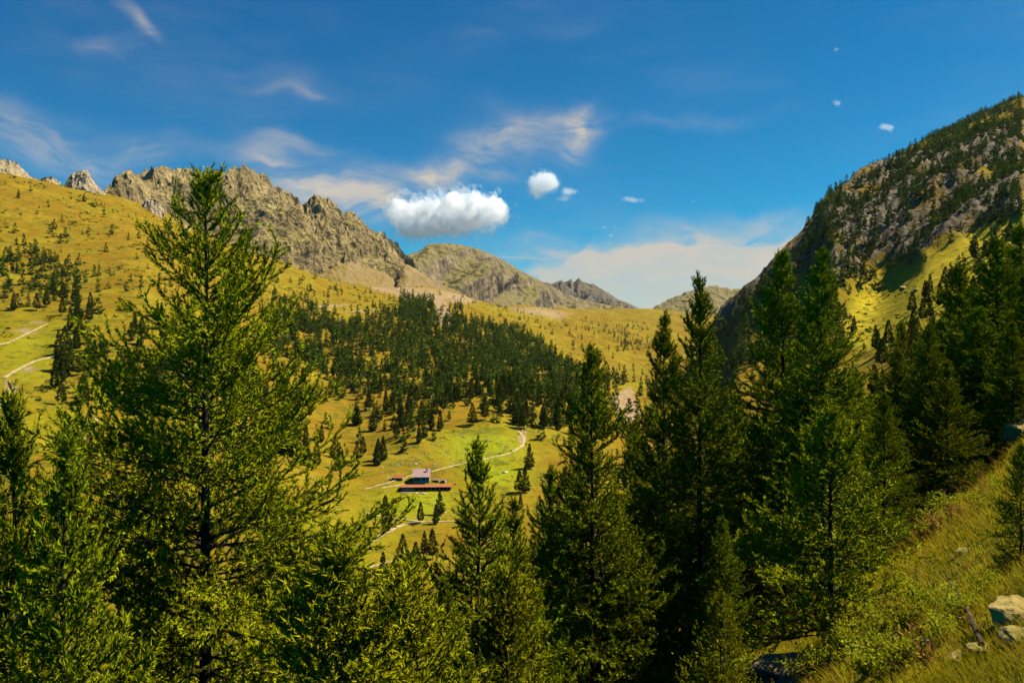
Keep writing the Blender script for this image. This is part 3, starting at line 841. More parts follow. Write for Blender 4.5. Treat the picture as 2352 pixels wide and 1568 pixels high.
# saplings on the bank
for u, v, Y, h, lab in ((2345, 1290, 13.0, 1.9, 'little larch sapling on the grassy bank at the right edge'), (2262, 985, 58, 4.0, 'small larch at the top of the grassy bank by the edge boulder')):
    x, Y2, _ = locate(u, v, 4.5, 75); h *= Y2/Y; Y = Y2
    place_larch('young', u, 0, Y, lab, 'saplings on the bank', 1.0, .8, .05, H=h)


# ------------------------------------------------------------------ pines of the far slopes
def pine(seed, nb, tuft, crown_low=.12, R=.21, size=1.0):
    r = np.random.default_rng(seed)
    t = crown_low+(1-crown_low)*r.random(nb)**1.15
    az = r.random(nb)*2*np.pi
    env = R*np.clip((1.02-t)/(1-crown_low), 0, 1)**.72*np.clip(.45+(t-crown_low)*4.5, 0, 1)*(1+.35*np.sin(az*2+seed)*(1-t))
    lump = 1+.4*fbm(np.cos(az)*1.5+seed, np.sin(az)*1.5, t*8, 2)
    rad = env*lump*np.sqrt(.25+.75*r.random(nb))
    ctr = np.stack([rad*np.cos(az), rad*np.sin(az), t-rad*.15], -1)
    out = np.stack([np.cos(az), np.sin(az), r.normal(.15, .5, nb)], -1)
    idx = np.repeat(np.arange(nb), tuft); m = len(idx)
    d = nrm(out[idx]+r.normal(0, .65, (m, 3)))
    w = nrm(np.cross(d, r.normal(size=(m, 3))))
    ln = (.055+.05*(1-t[idx]))*size*r.uniform(.6, 1.3, m); ww = ln*.55
    c = ctr[idx]+r.normal(0, .014, (m, 3))*size
    V = np.stack([c-w*(ww*.5)[:, None]-d*(ln*.3)[:, None], c+w*(ww*.5)[:, None]-d*(ln*.3)[:, None], c+d*(ln*.7)[:, None]], 1).reshape(-1, 3)
    Fc = np.arange(len(V)).reshape(-1, 3)
    tk = tubes(np.array([[(0, 0, -.03), (0, 0, .35), (0, 0, .96)]]), np.array([[.014, .010, .002]]), 5)
    V2, F2 = join([tk, (V, Fc)])
    mi = np.r_[np.zeros(len(tk[1]), int), np.ones(len(Fc), int)]
    return V2, F2, mi


PINES_HI = [pine(s, 340, 4, cl, R, .8) for s, cl, R in ((1, .10, .20), (2, .16, .24), (3, .06, .18), (4, .2, .22))]
PINES_MD = [pine(s, 40, 3, cl, R, 1.95) for s, cl, R in ((11, .10, .20), (12, .15, .23), (13, .06, .18))]
PINES_LO = [pine(s, 21, 2, cl, R, 2.65) for s, cl, R in ((21, .08, .2), (22, .1, .24))]
PINE_ME = [mesh_from('pine_tree', V, f, [M_FORESTBARK, M_PINE], mi) for V, f, mi in PINES_HI]

ZONES = [  # polygon, trees per square metre, height, clumpiness, kind of stand
 ([(590,735),(640,700),(690,705),(760,735),(800,742),(870,742),(930,712),(960,722),(1000,735),(1040,742),(1100,748),(1180,762),(1240,792),(1280,830),(1330,862),(1400,880),(1390,960),(1290,995),(1255,1012),(1195,985),(1150,958),(1080,940),(1015,942),(990,1010),(930,1032),(870,1066),(790,1075),(740,960),(640,900)], .025, (6, 13), .9, 'belt'),
 ([(700,860),(860,900),(1000,960),(990,1010),(930,1032),(870,1066),(790,1075),(720,980)], .010, (8, 14), .6, 'belt'),
 ([(1000,890),(1300,915),(1300,1000),(1195,990),(1080,945)], .010, (9, 16), .5, 'belt'),
 ([(915,688),(990,690),(1000,735),(960,745),(930,720)], .010, (10, 14), .3, 'belt'),
 ([(1035,695),(1065,700),(1062,735),(1035,740)], .006, (9, 13), .3, 'belt'),
 ([(150,735),(230,718),(330,742),(430,770),(520,800),(560,870),(700,900),(790,1060),(480,1080),(330,960),(190,950),(120,905),(130,860),(150,800)], .021, (8, 15), .6, 'leftbelt'),
 ([(-40,585),(60,575),(150,610),(225,640),(240,690),(130,725),(-40,700)], .0075, (9, 14), .6, 'clump'),
 ([(-60,410),(150,440),(300,475),(420,520),(520,600),(560,740),(240,740),(-60,720)], .0010, (3, 12), .5, 'upper'),
 ([(-40,500),(60,520),(70,610),(-40,600)], .0016, (9, 14), .3, 'upper'),
 ([(560,600),(700,640),(830,668),(1000,690),(1040,740),(900,745),(800,745),(640,720),(540,700)], .0010, (7, 13), .4, 'upper'),
 ([(1000,672),(1130,700),(1250,735),(1330,740),(1330,860),(1180,765),(1040,745)], .0003, (8, 13), .45, 'basin'),
 ([(1300,730),(1460,730),(1500,780),(1480,880),(1400,920),(1300,850)], .00035, (8, 13), .5, 'basin'),
 ([(1395,768),(1440,762),(1475,790),(1480,812),(1430,800)], .0035, (8, 12), .3, 'basin'),
 ([(1395,855),(1440,860),(1440,950),(1390,930)], .0022, (11, 15), .3, 'basin'),
 ([(1640,770),(1720,690),(1790,610),(1840,560),(1860,520),(1900,455),(2000,395),(2100,345),(2180,292),(2352,222),(2352,500),(2235,530),(2120,606),(1965,676),(1960,760),(1800,900),(1640,850)], .021, (7, 13), .65, 'ridge'),
 ([(1995,800),(2080,745),(2150,660),(2200,600),(2260,530),(2400,440),(2400,760),(2240,900),(2000,960)], .0055, (9, 14), .45, 'right'),
 ([(1640,850),(1960,740),(1990,800),(1990,900),(1640,1000)], .0006, (9, 13), .3, 'right'),
 ([(1290,960),(1420,920),(1640,830),(1700,1000),(1290,1150)], .004, (10, 14), .5, 'belt'),
]
SINGLES = [  # foot column, foot row, height in rows, label
 (885,1211,76,'tall pine with a bare lower trunk on the lower track, left of its neighbours'),
 (966,1202,50,'dark cone-shaped pine on the lower track below the long barn'),
 (1001,1203,46,'pine standing just in front of the slim one below the right end of the barn'),
 (1010,1183,58,'slim pine on the bank below the right end of the long barn'),
 (1216,1076,58,'pine beside the path bend, upper of the pair right of the pasture'),
 (1193,1134,56,'lower left pine of the close pair right of the pasture'),
 (1206,1132,62,'taller right pine of the close pair right of the pasture'),
 (1196,1168,38,'small pine below the close pair right of the pasture'),
 (1085,978,52,'broad pine at the top of the pasture, detached from the belt'),
 (1032,966,24,'low round pine at the top edge of the pasture'),
 (869,1058,52,'pine at the lower left corner of the forest belt, left one'),
 (880,1056,56,'pine at the lower left corner of the forest belt, right one'),
 (925,1296,72,'pine by the bottom track under the lower meadow'),
 (955,1300,58,'pine right of the one by the bottom track, bushier'),
 (993,1285,72,'tall pine at the right end of the bottom track'),
 (975,1268,50,'thin pine behind the tall one at the bottom track'),
 (880,1340,74,'broad pine below the bottom track at the left'),
 (905,1318,36,'short pine between the two broad ones at the bottom track'),
 (850,1245,36,'small round pine left of the lower meadow'),
 (205,1000,60,'pine beside the stony streak behind the broad larch'),
 (150,1010,66,'pair-forming pine left of the stony streak, left one'),
 (180,1012,62,'pair-forming pine left of the stony streak, right one'),
]


def describe(zn, base, u, v, h):
    size = 'short' if h < 10 else 'tall' if h > 13.2 else 'middling'
    if zn == 'belt':
        w = ('behind the broad larch' if u < 760 else 'left of the farmhouse' if u < 900 else 'above the farmhouse' if u < 990 else 'above the green pasture' if u < 1110
             else 'above the path bend' if u < 1230 else 'left of the pointed larch' if u < 1300 else 'behind the pointed larch')
        d = 'upper edge' if v < 800 else 'upper middle' if v < 870 else 'lower middle' if v < 940 else 'lowest rows'
        return f'{size} pine, {d} of the forest belt, {w}'
    if zn == 'leftbelt':
        w = 'left rim' if u < 210 else 'left half' if u < 330 else 'middle' if u < 480 else 'right half' if u < 640 else 'right rim'
        d = 'top' if v < 830 else 'middle' if v < 920 else 'foot'
        return f'{size} pine, {d} of the wood behind the broad larch, {w}'
    if zn == 'right':
        w = 'left end' if u < 2060 else 'middle' if u < 2180 else 'beside the big dark larch' if u < 2290 else 'by the right frame edge'
        d = 'topmost rows' if v < 720 else 'halfway down' if v < 820 else 'low behind larches'
        return f'{size} pine under the yellow slope, {w}, {d}'
    if zn in ('clump', 'upper'):
        w = 'far left' if u < 90 else 'left of the broad larch' if u < 330 else 'behind the broad larch' if u < 640 else 'under the rocky mountain'
        d = 'near the skyline' if v < 500 else 'halfway up' if v < 640 else 'lower down'
        return f'{size} pine on the dry hillside, {w}, {d}'
    return f'{size} '+base


def plant_pines():
    r = np.random.default_rng(99)
    xs, ys, hs, zs = [], [], [], []
    for poly, dens, (h0, h1), clump, zn in ZONES:
        P = np.array(poly)
        u0, u1 = P[:, 0].min(), P[:, 0].max(); v0, v1 = P[:, 1].min(), P[:, 1].max()
        y0, y1 = (150 if zn == 'right' else 300), (1500 if zn in ('ridge', 'right') else 2600)
        if zn == 'right': y1 = 560
        if zn == 'belt' or zn == 'leftbelt': y1 = 1500
        if zn == 'ridge': y0 = 480
        area = (u1-u0)/F*(y1*y1-y0*y0)/2
        n = int(area*dens)
        Y = np.sqrt(y0*y0+(y1*y1-y0*y0)*r.random(n)); u = u0+(u1-u0)*r.random(n); X = Y*(u-CU)/F
        z = height(X, Y); v = CV-F*z/Y
        mk = poly_mask(poly, u, v, 20 if zn in ('belt', 'leftbelt') else 8) > r.random(n)
        nz = fbm(X*.014+Y*.006, Y*.016-X*.008, 0*X, 4, .6)
        if zn == 'belt': nz = nz+.22*sstep(900, 780, v)-.05*sstep(820, 1000, v)*sstep(1250, 1000, u)
        mk &= r.random(n) < np.clip(1-clump+clump*(nz*3.2+.75), .02, 1.0)
        xs.append(X[mk]); ys.append(Y[mk]); hs.append(r.uniform(h0, h1, mk.sum())*np.where(r.random(mk.sum()) < .2, .55, 1)); zs += [zn]*int(mk.sum())
    X, Y, Hh = map(np.concatenate, (xs, ys, hs)); zs = np.array(zs)
    z = height(X, Y)
    # hidden-behind-relief test along each sight line
    vis = np.ones(len(X), bool)
    for k in np.linspace(.25, .97, 40):
        zz = height(X*k, Y*k); vis &= (zz < (z+Hh)*k+.3)
    X, Y, Hh, z, zs = X[vis], Y[vis], Hh[vis], z[vis], zs[vis]
    u = CU+F*X/Y; vt = CV-F*(z+Hh*.6)/Y
    hid = np.zeros(len(X), bool)
    for (cu, tv, hw, cy) in NEAR_BOXES:
        k = np.clip((vt-tv)/(F*9/cy), 0, 1)
        hid |= (np.abs(u-cu) < hw*k*.85) & (vt > tv+60) & (Y > cy)
    px = F*Hh/Y
    score = px*np.where(hid, .25, 1)*np.where((u < -10) | (u > 2362), .1, 1)
    order = np.argsort(-score)
    NI = 262
    # specific pines first
    for (su, svv, sh, lab) in SINGLES:
        x, y, zz = locate(su, svv)
        o = obj('pine_tree', PINE_ME[r.integers(4)], None, (x, y, zz-.2), r.random()*6.28, sh*y/F)
        o['label'] = lab; o['category'] = 'tree'
    LAB = {'belt': ('dark pine of the dense forest belt across the valley', 'pines of the forest belt'),
           'leftbelt': ('dark pine of the wood seen behind the broad left larch', 'pines of the left wood'),
           'clump': ('pine in the loose clump on the left hillside', 'pines of the hillside clump'),
           'upper': ('lone small pine scattered over the dry upper hillside', 'scattered hillside pines'),
           'basin': ('small pine in the open grassy basin below the pass', 'pines of the basin'),
           'ridge': ('pine clinging to the steep rocky ridge at the right', 'pines of the rocky ridge'),
           'right': ('dark pine below the yellow slope at the right', 'pines under the yellow slope')}
    for i in order[:NI]:
        v = CV-F*z[i]/Y[i]
        o = obj('pine_tree', PINE_ME[r.integers(4)], None, (X[i], Y[i], z[i]-.25), r.random()*6.28, (Hh[i]*r.uniform(.85, 1.2),)*2+(Hh[i],))
        base, o['group'] = LAB[zs[i]]; o['category'] = 'tree'
        o['label'] = describe(zs[i], base, u[i], v, Hh[i])
    rest = order[NI:]
    for nm, lib, sel in (('forest', PINES_MD, rest[(F*Hh[rest]/Y[rest]) > 19]), ('distant_forest', PINES_LO, rest[(F*Hh[rest]/Y[rest]) <= 19])):
        Vs, Fs, Ms, Ts, n = [], [], [], [], 0
        for vi, (V, f, mi) in enumerate(lib):
            s = sel[vi::len(lib)]
            if not len(s): continue
            a = r.random(len(s))*6.28; c, sn = np.cos(a), np.sin(a); w = Hh[s]*r.uniform(.9, 1.35, len(s))
            W = np.stack([X[s][:, None]+w[:, None]*(c[:, None]*V[None, :, 0]-sn[:, None]*V[None, :, 1]),
                          Y[s][:, None]+w[:, None]*(sn[:, None]*V[None, :, 0]+c[:, None]*V[None, :, 1]),
                          z[s][:, None]-.25+Hh[s][:, None]*V[None, :, 2]], -1)
            Fs.append((f[None]+(np.arange(len(s))*len(V))[:, None, None]).reshape(-1, 3)+n)
            Ts.append(np.repeat(r.random(len(s))**1.3, len(V))); Vs.append(W.reshape(-1, 3)); Ms.append(np.tile(mi, len(s))); n += len(s)*len(V)
        o = obj(nm, mesh_from(nm, np.concatenate(Vs), np.concatenate(Fs), [M_FORESTBARK, M_PINE], np.concatenate(Ms), attrs={'tone': np.concatenate(Ts)[:, None]}))
        o['kind'] = 'stuff'
    print('pines', len(order), 'stuff', len(rest))


plant_pines()


def bushes():
    r = np.random.default_rng(77)
    Vs, Fs, n0 = [], [], 0
    for (u0, u1, v0, v1, y0, y1, n, s0, s1) in ((-60, 700, 400, 980, 330, 1150, 5200, .7, 2.0), (560, 1500, 600, 900, 500, 2600, 3600, .9, 2.8), (850, 1290, 960, 1230, 320, 520, 260, .4, 1.0), (1930, 2352, 440, 790, 420, 850, 2200, .6, 1.8)):
        Y = np.sqrt(r.uniform(y0*y0, y1*y1, n)); u = r.uniform(u0, u1, n); X = Y*(u-CU)/F; z = height(X, Y); v = CV-F*z/Y
        k = (v > v0) & (v < v1) & (r.random(n) < np.clip(.25+2.2*fbm(X*.02, Y*.014, 0*X+9, 4, .6), .02, 1))
        X, Y, z = X[k], Y[k], z[k]; m = len(X); t = 9
        s = r.uniform(s0, s1, m)
        c = np.stack([X, Y, z], -1)[:, None]+r.normal(0, .45, (m, t, 3))*s[:, None, None]*np.array([1.3, 1.0, .45])+np.array([0, 0, .25])*s[:, None, None]
        a = r.normal(size=(m, t, 3, 3))*s[:, None, None, None]*.55*np.array([1.2, 1, .6])
        Vs.append((c[:, :, None]+a).reshape(-1, 3))
    V = np.concatenate(Vs)
    obj('juniper_scrub', mesh_from('juniper_scrub', V, np.arange(len(V)).reshape(-1, 3), [M_SCRUB]), kind='stuff')


bushes()


# ------------------------------------------------------------------ the alpine farm
M_TILERED = simple_mat('red_roof_tiles', (.26, .072, .022), (.35, .115, .036), 1.5, .85)
M_MAUVE = simple_mat('mauve_roof_sheet', (.27, .17, .15), (.34, .22, .20), 1.0, .8)
M_PLASTER = simple_mat('cream_plaster', (.52, .42, .27), (.62, .52, .36), .8)
M_STONEWALL = simple_mat('rubble_wall', (.28, .21, .13), (.42, .33, .22), 1.6)
M_WOOD = simple_mat('weathered_wood', (.15, .10, .06), (.24, .17, .10), 3.0)
M_DARK = simple_mat('shade_and_dark_trim', (.03, .025, .02), (.05, .04, .03), 2.0)  # near-black: painted shade on panels, plain dark colour on door, handle, cap
M_TEAL = simple_mat('turquoise_door', (.25, .52, .50), (.32, .60, .56), 2.0)
M_PALE = simple_mat('pale_post', (.5, .44, .36), (.62, .56, .46), 2.0)
M_EARTH = simple_mat('bare_earth', (.34, .19, .07), (.42, .26, .11), .5)


def glass_mat():
    m, T, out = new_mat('window_glass'); p = principled(T, out, (.03, .035, .04), .1, None, spec=.5); return m


M_GLASS = glass_mat()


def bx(name, parent, mat, *boxes):
    V, Q = join([box(*b) for b in boxes])
    return obj(name, mesh_from(name, V, Q, [mat]), parent)


def roof_slab(name, parent, mat, x0, x1, ya, za, yb, zb_, th=.18):
    V = np.array([(x0, ya, za), (x1, ya, za), (x1, yb, zb_), (x0, yb, zb_), (x0, ya, za+th), (x1, ya, za+th), (x1, yb, zb_+th), (x0, yb, zb_+th)], float)
    Q = np.array([(0,3,2,1), (4,5,6,7), (0,1,5,4), (2,3,7,6), (0,4,7,3), (1,2,6,5)])
    return obj(name, mesh_from(name, V, Q, [mat]), parent)


def gable(name, parent, mat, x0, x1, y0, y1, z0, ze, zr):
    """prism with gables at the x ends; ridge in the middle of y"""
    ym = (y0+y1)/2
    V = []
    for x in (x0, x1):
        V += [(x, y0, z0), (x, y1, z0), (x, y1, ze), (x, ym, zr), (x, y0, ze)]
    fs = [(0, 1, 2, 3, 4), (9, 8, 7, 6, 5), (0, 4, 9, 5), (1, 6, 7, 2), (0, 5, 6, 1)]
    me = bpy.data.meshes.new(name); me.from_pydata(V, [], fs); me.materials.append(mat)
    return obj(name, me, parent)


def farm():
    # long open-fronted stable
    x, y, z = locate(979, 1127, 330, 450)
    k = y/F
    zt = float(height(x, y))
    t = thing('stable_barn', 'long low stable with an orange-red roof and a row of posts open to the meadow', 'barn', (x, y, zt-.15), math.radians(2.5))
    L = 113*k; hx = L/2; D = 6.0
    bx('wall', t, M_STONEWALL, (-hx, hx, D-.4, D, -.6, 2.05), (-hx, -hx+.4, .3, D-.41, -.6, 2.2), (hx-.4, hx, .3, D-.41, -.6, 2.2))
    sec = -hx+L*.265
    w = bx('front_wall', t, M_PLASTER, (-hx+.41, sec, .0, .35, -.6, 2.05))
    for q in range(3):
        xc = -hx+1.7+q*2.05
        f = bx('window', t, M_WOOD, (xc-.65, xc+.65, -.05, .0-.003, 1.12, 1.75))
        bx('pane', f, M_GLASS, (xc-.55, xc+.55, -.07, -.052, 1.2, 1.68))
    bx('shade_panel', t, M_DARK, (sec, hx-.41, 2.6, 2.8, -.6, 2.6))  # dark sheet standing in for the shade inside the stable
    for q in range(1, 9):
        xc = sec+(hx-.2-sec)*q/8.7
        bx('post', t, M_PALE, (xc-.13, xc+.13, .05, .31, -.6, 2.0))
    bx('plinth', t, M_EARTH, (-hx-.2, hx+.8, -2.6, -.06, -1.6, -.15))
    bx('beam', t, M_WOOD, (sec+.01, hx-.42, .04, .34, 2.003, 2.2))
    roof_slab('roof', t, M_TILERED, -hx-.7, hx+.7, -.75, 2.06, 2.7, 2.75, .14); roof_slab('roof', t, M_TILERED, -hx-.7, hx+.7, D+.5, 2.06, 2.71, 2.75, .14)
    # dwelling behind
    hu = 968; y2 = y+D+5.0; x2 = y2*(hu-CU)/F; z2 = float(height(x2, y2))
    h = thing('farmhouse', 'two storey cream farmhouse with a mauve roof behind the long stable', 'house', (x2, y2, z2-.1), math.radians(3))
    k2 = y2/F; w2 = 36.5*k2/2; d2 = 7.5; ze, zr = 4.1, 6.7
    gable('wall', h, M_PLASTER, -w2, w2, 0, d2, -1, ze, zr)
    bx('upper_floor_shade_panel', h, M_DARK, (-w2+.5, w2-2.0, -.03, -.004, 1.4, 3.9))  # flat dark panel on the wall, painted as a recess in shade
    d = bx('door', h, M_TEAL, (-.55, .75, -.10, -.04, .9, 3.0)); bx('handle', d, M_DARK, (.55, .65, -.14, -.104, 1.8, 1.95))
    for xc in (-2.7, 2.0):
        f = bx('window', h, M_PALE, (xc-.45, xc+.45, -.09, -.035, 2.1, 3.3)); bx('pane', f, M_GLASS, (xc-.36, xc+.36, -.115, -.092, 2.2, 3.2))
    for xc in (-w2+.45, -.9, w2-1.9):
        bx('post', h, M_PALE, (xc-.09, xc+.09, -1.15, -.97, -.9, 3.55))
    f = bx('window', h, M_WOOD, (w2+.004, w2+.05, 2.6, 3.5, 1.9, 3.1)); bx('pane', f, M_GLASS, (w2+.052, w2+.07, 2.68, 3.42, 2.0, 3.0))
    s = (zr-ze)/(d2/2); ym = d2/2; ov = 1.25
    roof_slab('roof', h, M_MAUVE, -w2-.5, w2+.55, -ov, ze-ov*s+.02, ym, zr+.02, .16)
    roof_slab('roof', h, M_MAUVE, -w2-.5, w2+.55, d2+.7, ze-.7*s+.02, ym+.01, zr+.02, .16)
    c = bx('chimney', h, M_STONEWALL, (w2-1.65, w2-1.1, 1.7, 2.25, ze+.6, zr+.55)); bx('chimney_cap', c, M_DARK, (w2-1.75, w2-1.0, 1.6, 2.35, zr+.56, zr+.7))
    # small stone hut up the track
    x3, y3, z3 = locate(914, 1103, 380, 460)
    u3 = thing('stone_hut', 'small stone hut with a rusty roof left of the farmhouse above the track', 'hut', (x3, y3, z3-.1), math.radians(-12))
    gable('wall', u3, M_STONEWALL, -2.5, 2.5, 0, 3.6, -.6, 1.5, 2.5)
    roof_slab('roof', u3, M_TILERED, -2.8, 2.7, -.5, 1.26, 1.8, 2.53, .14); roof_slab('roof', u3, M_TILERED, -2.8, 2.7, 4.1, 1.26, 1.81, 2.53, .14)
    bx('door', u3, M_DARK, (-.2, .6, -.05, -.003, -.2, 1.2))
    lt = bx('lean_to', u3, M_WOOD, (-4.6, -2.52, .2, 2.6, -.6, .55)); roof_slab('roof', u3, M_WOOD, -4.9, -2.51, -.2, .56, 2.9, 1.3, .1)
    # two low sheds to the right
    for su, sv, w, hh, lab, mt in ((1012, 1110, 1.0, 1.4, 'tiny dark shed with a pale side wall right of the farmhouse', M_PALE), (995, 1108, 1.5, 1.1, 'low stone shelter with a dark opening close to the farmhouse', M_STONEWALL)):
        xx, yy, z_ = locate(su+6, sv-1, 395, 460)
        g = thing('shed', lab, 'shed', (xx, yy, z_-.05), math.radians(-8))
        gable('wall', g, mt, -w, w, 0, 2.2, -.5, hh, hh+.5)
        bx('opening', g, M_DARK, (-w+.25, w-.35, -.04, -.004, -.2, hh-.1))  # flat dark panel on the wall, painted as the shade inside
        roof_slab('roof', g, M_WOOD, -w-.15, w+.15, -.25, hh-.09, 1.1, hh+.52, .1); roof_slab('roof', g, M_WOOD, -w-.15, w+.15, 2.45, hh-.09, 1.11, hh+.52, .1)


farm()


# ------------------------------------------------------------------ boulders and stones
def stone(seed, sub=3, cuts=9, rough=.10):
    r = np.random.default_rng(seed)
    import bmesh
    bm = bmesh.new(); bmesh.ops.create_icosphere(bm, subdivisions=sub, radius=1.0)
    V = np.array([v.co[:] for v in bm.verts]); Fc = np.array([[v.index for v in f.verts] for f in bm.faces]); bm.free()
    for _ in range(cuts):
        n = nrm(r.normal(size=3)); dd = r.uniform(.55, .88)
        h = V@n-dd; V = V-np.where(h > 0, h, 0)[:, None]*n*.92
    V = V*(1+rough*fbm(V[:, 0]*2.2+seed, V[:, 1]*2.2, V[:, 2]*2.2, 4, .55)[:, None])
    return V, Fc


ST = {}
def stone_mesh(seed, mat, sub):
    if (seed, mat.name, sub) not in ST:
        V, f = stone(seed, sub, 12, .22 if sub > 2 else .05)
        ST[(seed, mat.name, sub)] = mesh_from('boulder', V, f, [mat], smooth=sub > 2)
    return ST[(seed, mat.name, sub)]


def near_ground(u, v, Y):
    return locate(u, v, 4.5, 75)


BIG = [  # column, row of centre, distance, half sizes, spin, seed, material, label
 (1800, 1572, 13.0, (1.0, .7, .5), .2, 1, M_SHADEROCK, 'large mossy boulder in the shade below the centre larches'),
 (2340, 1415, 11.0, (.44, .42, .24), .3, 2, M_BOULDER, 'pale flat-topped boulder on the bank at the lower right edge'),
 (2345, 1462, 10.3, (.36, .34, .12), 1.3, 3, M_BOULDER, 'low slab just under the pale flat-topped boulder'),
 (2352, 1005, 44.0, (1.0, 1.0, 1.15), .7, 4, M_BOULDER, 'grey boulder at the right edge where the bank meets the trees'),
 (2130, 1492, 11.5, (.16, .15, .15), .1, 5, M_BOULDER, 'small rounded stone among the leafy shrubs'),
 (2205, 1508, 11.0, (.20, .14, .09), .5, 6, M_BOULDER, 'flat stone by the fallen stick near the lower right'),
 (2215, 1268, 15.5, (.22, .15, .08), .2, 7, M_BOULDER, 'little pale stone half sunk in the grassy bank'),
 (2265, 1490, 10.6, (.3, .16, .08), .1, 8, M_BOULDER, 'long thin stone in front of the low slab'),
 (2075, 665, 640, (4.0, 3.0, 3.0), .4, 9, M_BOULDER, 'pale boulder lying out on the yellow slope'),
 (2105, 668, 600, (3.0, 2.4, 1.8), .9, 10, M_BOULDER, 'smaller boulder right of the pale one on the yellow slope'),
]
for u, v, Y, s, rz, seed, mt, lab in BIG:
    if Y > 100: x, y, z = locate(u, v, 480, 800)
    else:
        x, y, z = near_ground(u, v, Y); s = tuple(q*y/Y for q in s)
    o = obj('boulder', stone_mesh(seed, mt, 4 if Y < 50 else 3), None, (x, y, z+s[2]*.08), rz, s)
    o['label'] = lab; o['category'] = 'boulder'


def small_stones():
    r = np.random.default_rng(31)
    areas = [([(880,1060),(1000,1000),(1100,980),(1180,1000),(1180,1040),(1000,1085),(870,1105)], 300), ([(1000,1160),(1060,1170),(1080,1210),(980,1200)], 40),
             ([(1210,1040),(1260,1030),(1280,1200),(1230,1190)], 60), ([(0,830),(60,860),(60,950),(0,950)], 50), ([(700,690),(950,690),(950,740),(700,740)], 40),
             ([(1280,760),(1460,740),(1470,880),(1380,850)], 110), ([(170,950),(220,940),(220,1010),(180,1020)], 20)]
    pts = []
    for poly, n in areas:
        P = np.array(poly); k = 0
        while k < n:
            u = r.uniform(P[:, 0].min(), P[:, 0].max()); v = r.uniform(P[:, 1].min(), P[:, 1].max())
            if poly_mask(poly, np.array([u]), np.array([v]), 1)[0] > .5:
                pts.append((u, v)); k += 1
    parts = []
    libs = [stone(50+q, 1, 6, .05) for q in range(5)]
    for u, v in pts:
        x, y, z = locate(u, v, 300, 2500)
        V, f = libs[r.integers(5)]
        s = np.array([r.uniform(.16, .5), r.uniform(.16, .4), r.uniform(.1, .28)])*(1+1.2*(r.random() < .12))*(1 if y < 600 else 2.0)
        a = r.random()*6.28; W = V*s
        parts.append((np.c_[W[:, 0]*math.cos(a)-W[:, 1]*math.sin(a)+x, W[:, 0]*math.sin(a)+W[:, 1]*math.cos(a)+y, W[:, 2]+z+.1], f))
    V, f = join(parts)
    obj('scattered_stones', mesh_from('scattered_stones', V, f, [M_PALESTONE]), kind='stuff')
    for i, (u, v, s, lab) in enumerate(((956, 1133, 1.1, 'heap of white stones before the stable, left one'), (974, 1134, 1.3, 'heap of white stones before the stable, right one'), (1160, 1085, 1.6, 'row of pale stones on the green pasture'),
                       (1102, 1058, 1.0, 'white rock on the pasture above the bend of the path'), (955, 1065, 1.1, 'grey rock on the slope above the farmhouse'))):
        x, y, z = locate(u, v, 330, 520)
        o = obj('boulder', stone_mesh(80+i, M_PALESTONE, 3), None, (x, y, z+.1), .2*i, (s*1.2, s*.7, s*.45)); o['label'] = lab; o['category'] = 'boulder'


small_stones()


# ------------------------------------------------------------------ bank: grass, shrubs, sticks
def blades(n, mats, seed, umin, umax, y0, y1, hmin, hmax, w, tuft=None):
    r = np.random.default_rng(seed)
    Y = np.exp(r.uniform(math.log(y0), math.log(y1), n)); u = r.uniform(umin, umax, n); X = Y*(u-CU)/F
    d = fbm(X*.55, Y*.55, 0*X+seed, 3)
    k = r.random(n) < np.clip(.55+1.5*d, .08, 1); X, Y, d = X[k], Y[k], d[k]; n = len(X)
    z = height(X, Y)-.02
    sc = np.clip(Y/14, .6, 3.0)
    h = r.uniform(hmin, hmax, n)*(.8+.5*np.clip(d, -1, 1))*np.clip(Y/18, .7, 1.6)
    lean = np.stack([-.45+r.normal(0, .4, n), .1+r.normal(0, .4, n)], -1)*h[:, None]
    a = r.random(n)*6.28; wv = np.stack([np.cos(a), np.sin(a), 0*a], -1)*(w*sc*.5)[:, None]
    b = np.stack([X, Y, z], -1); mid = b+np.c_[lean*.35, h*.62]; tip = b+np.c_[lean, h*.95]
    V = np.stack([b-wv, b+wv, mid+wv*.7, mid-wv*.7, tip], 1).reshape(-1, 3)
    i = np.arange(n)[:, None]*5
    Fc = np.concatenate([i+np.array([[0, 1, 2]]), i+np.array([[0, 2, 3]]), i+np.array([[3, 2, 4]])])
    return V, Fc


V, f = blades(74000, None, 3, 1640, 2460, 5.5, 70, .10, .36, .016)
obj('dry_grass', mesh_from('dry_grass', V, f, [M_GRASS]), kind='stuff')
V, f = blades(20000, None, 8, 1600, 2460, 5.5, 60, .10, .30, .016)
obj('green_grass', mesh_from('green_grass', V, f, [M_GREENGRASS]), kind='stuff')


V, f = blades(4500, None, 15, 1640, 2460, 5.5, 60, .3, .75, .010)
obj('dry_weeds', mesh_from('dry_weeds', V, f, [M_RUST]), kind='stuff')


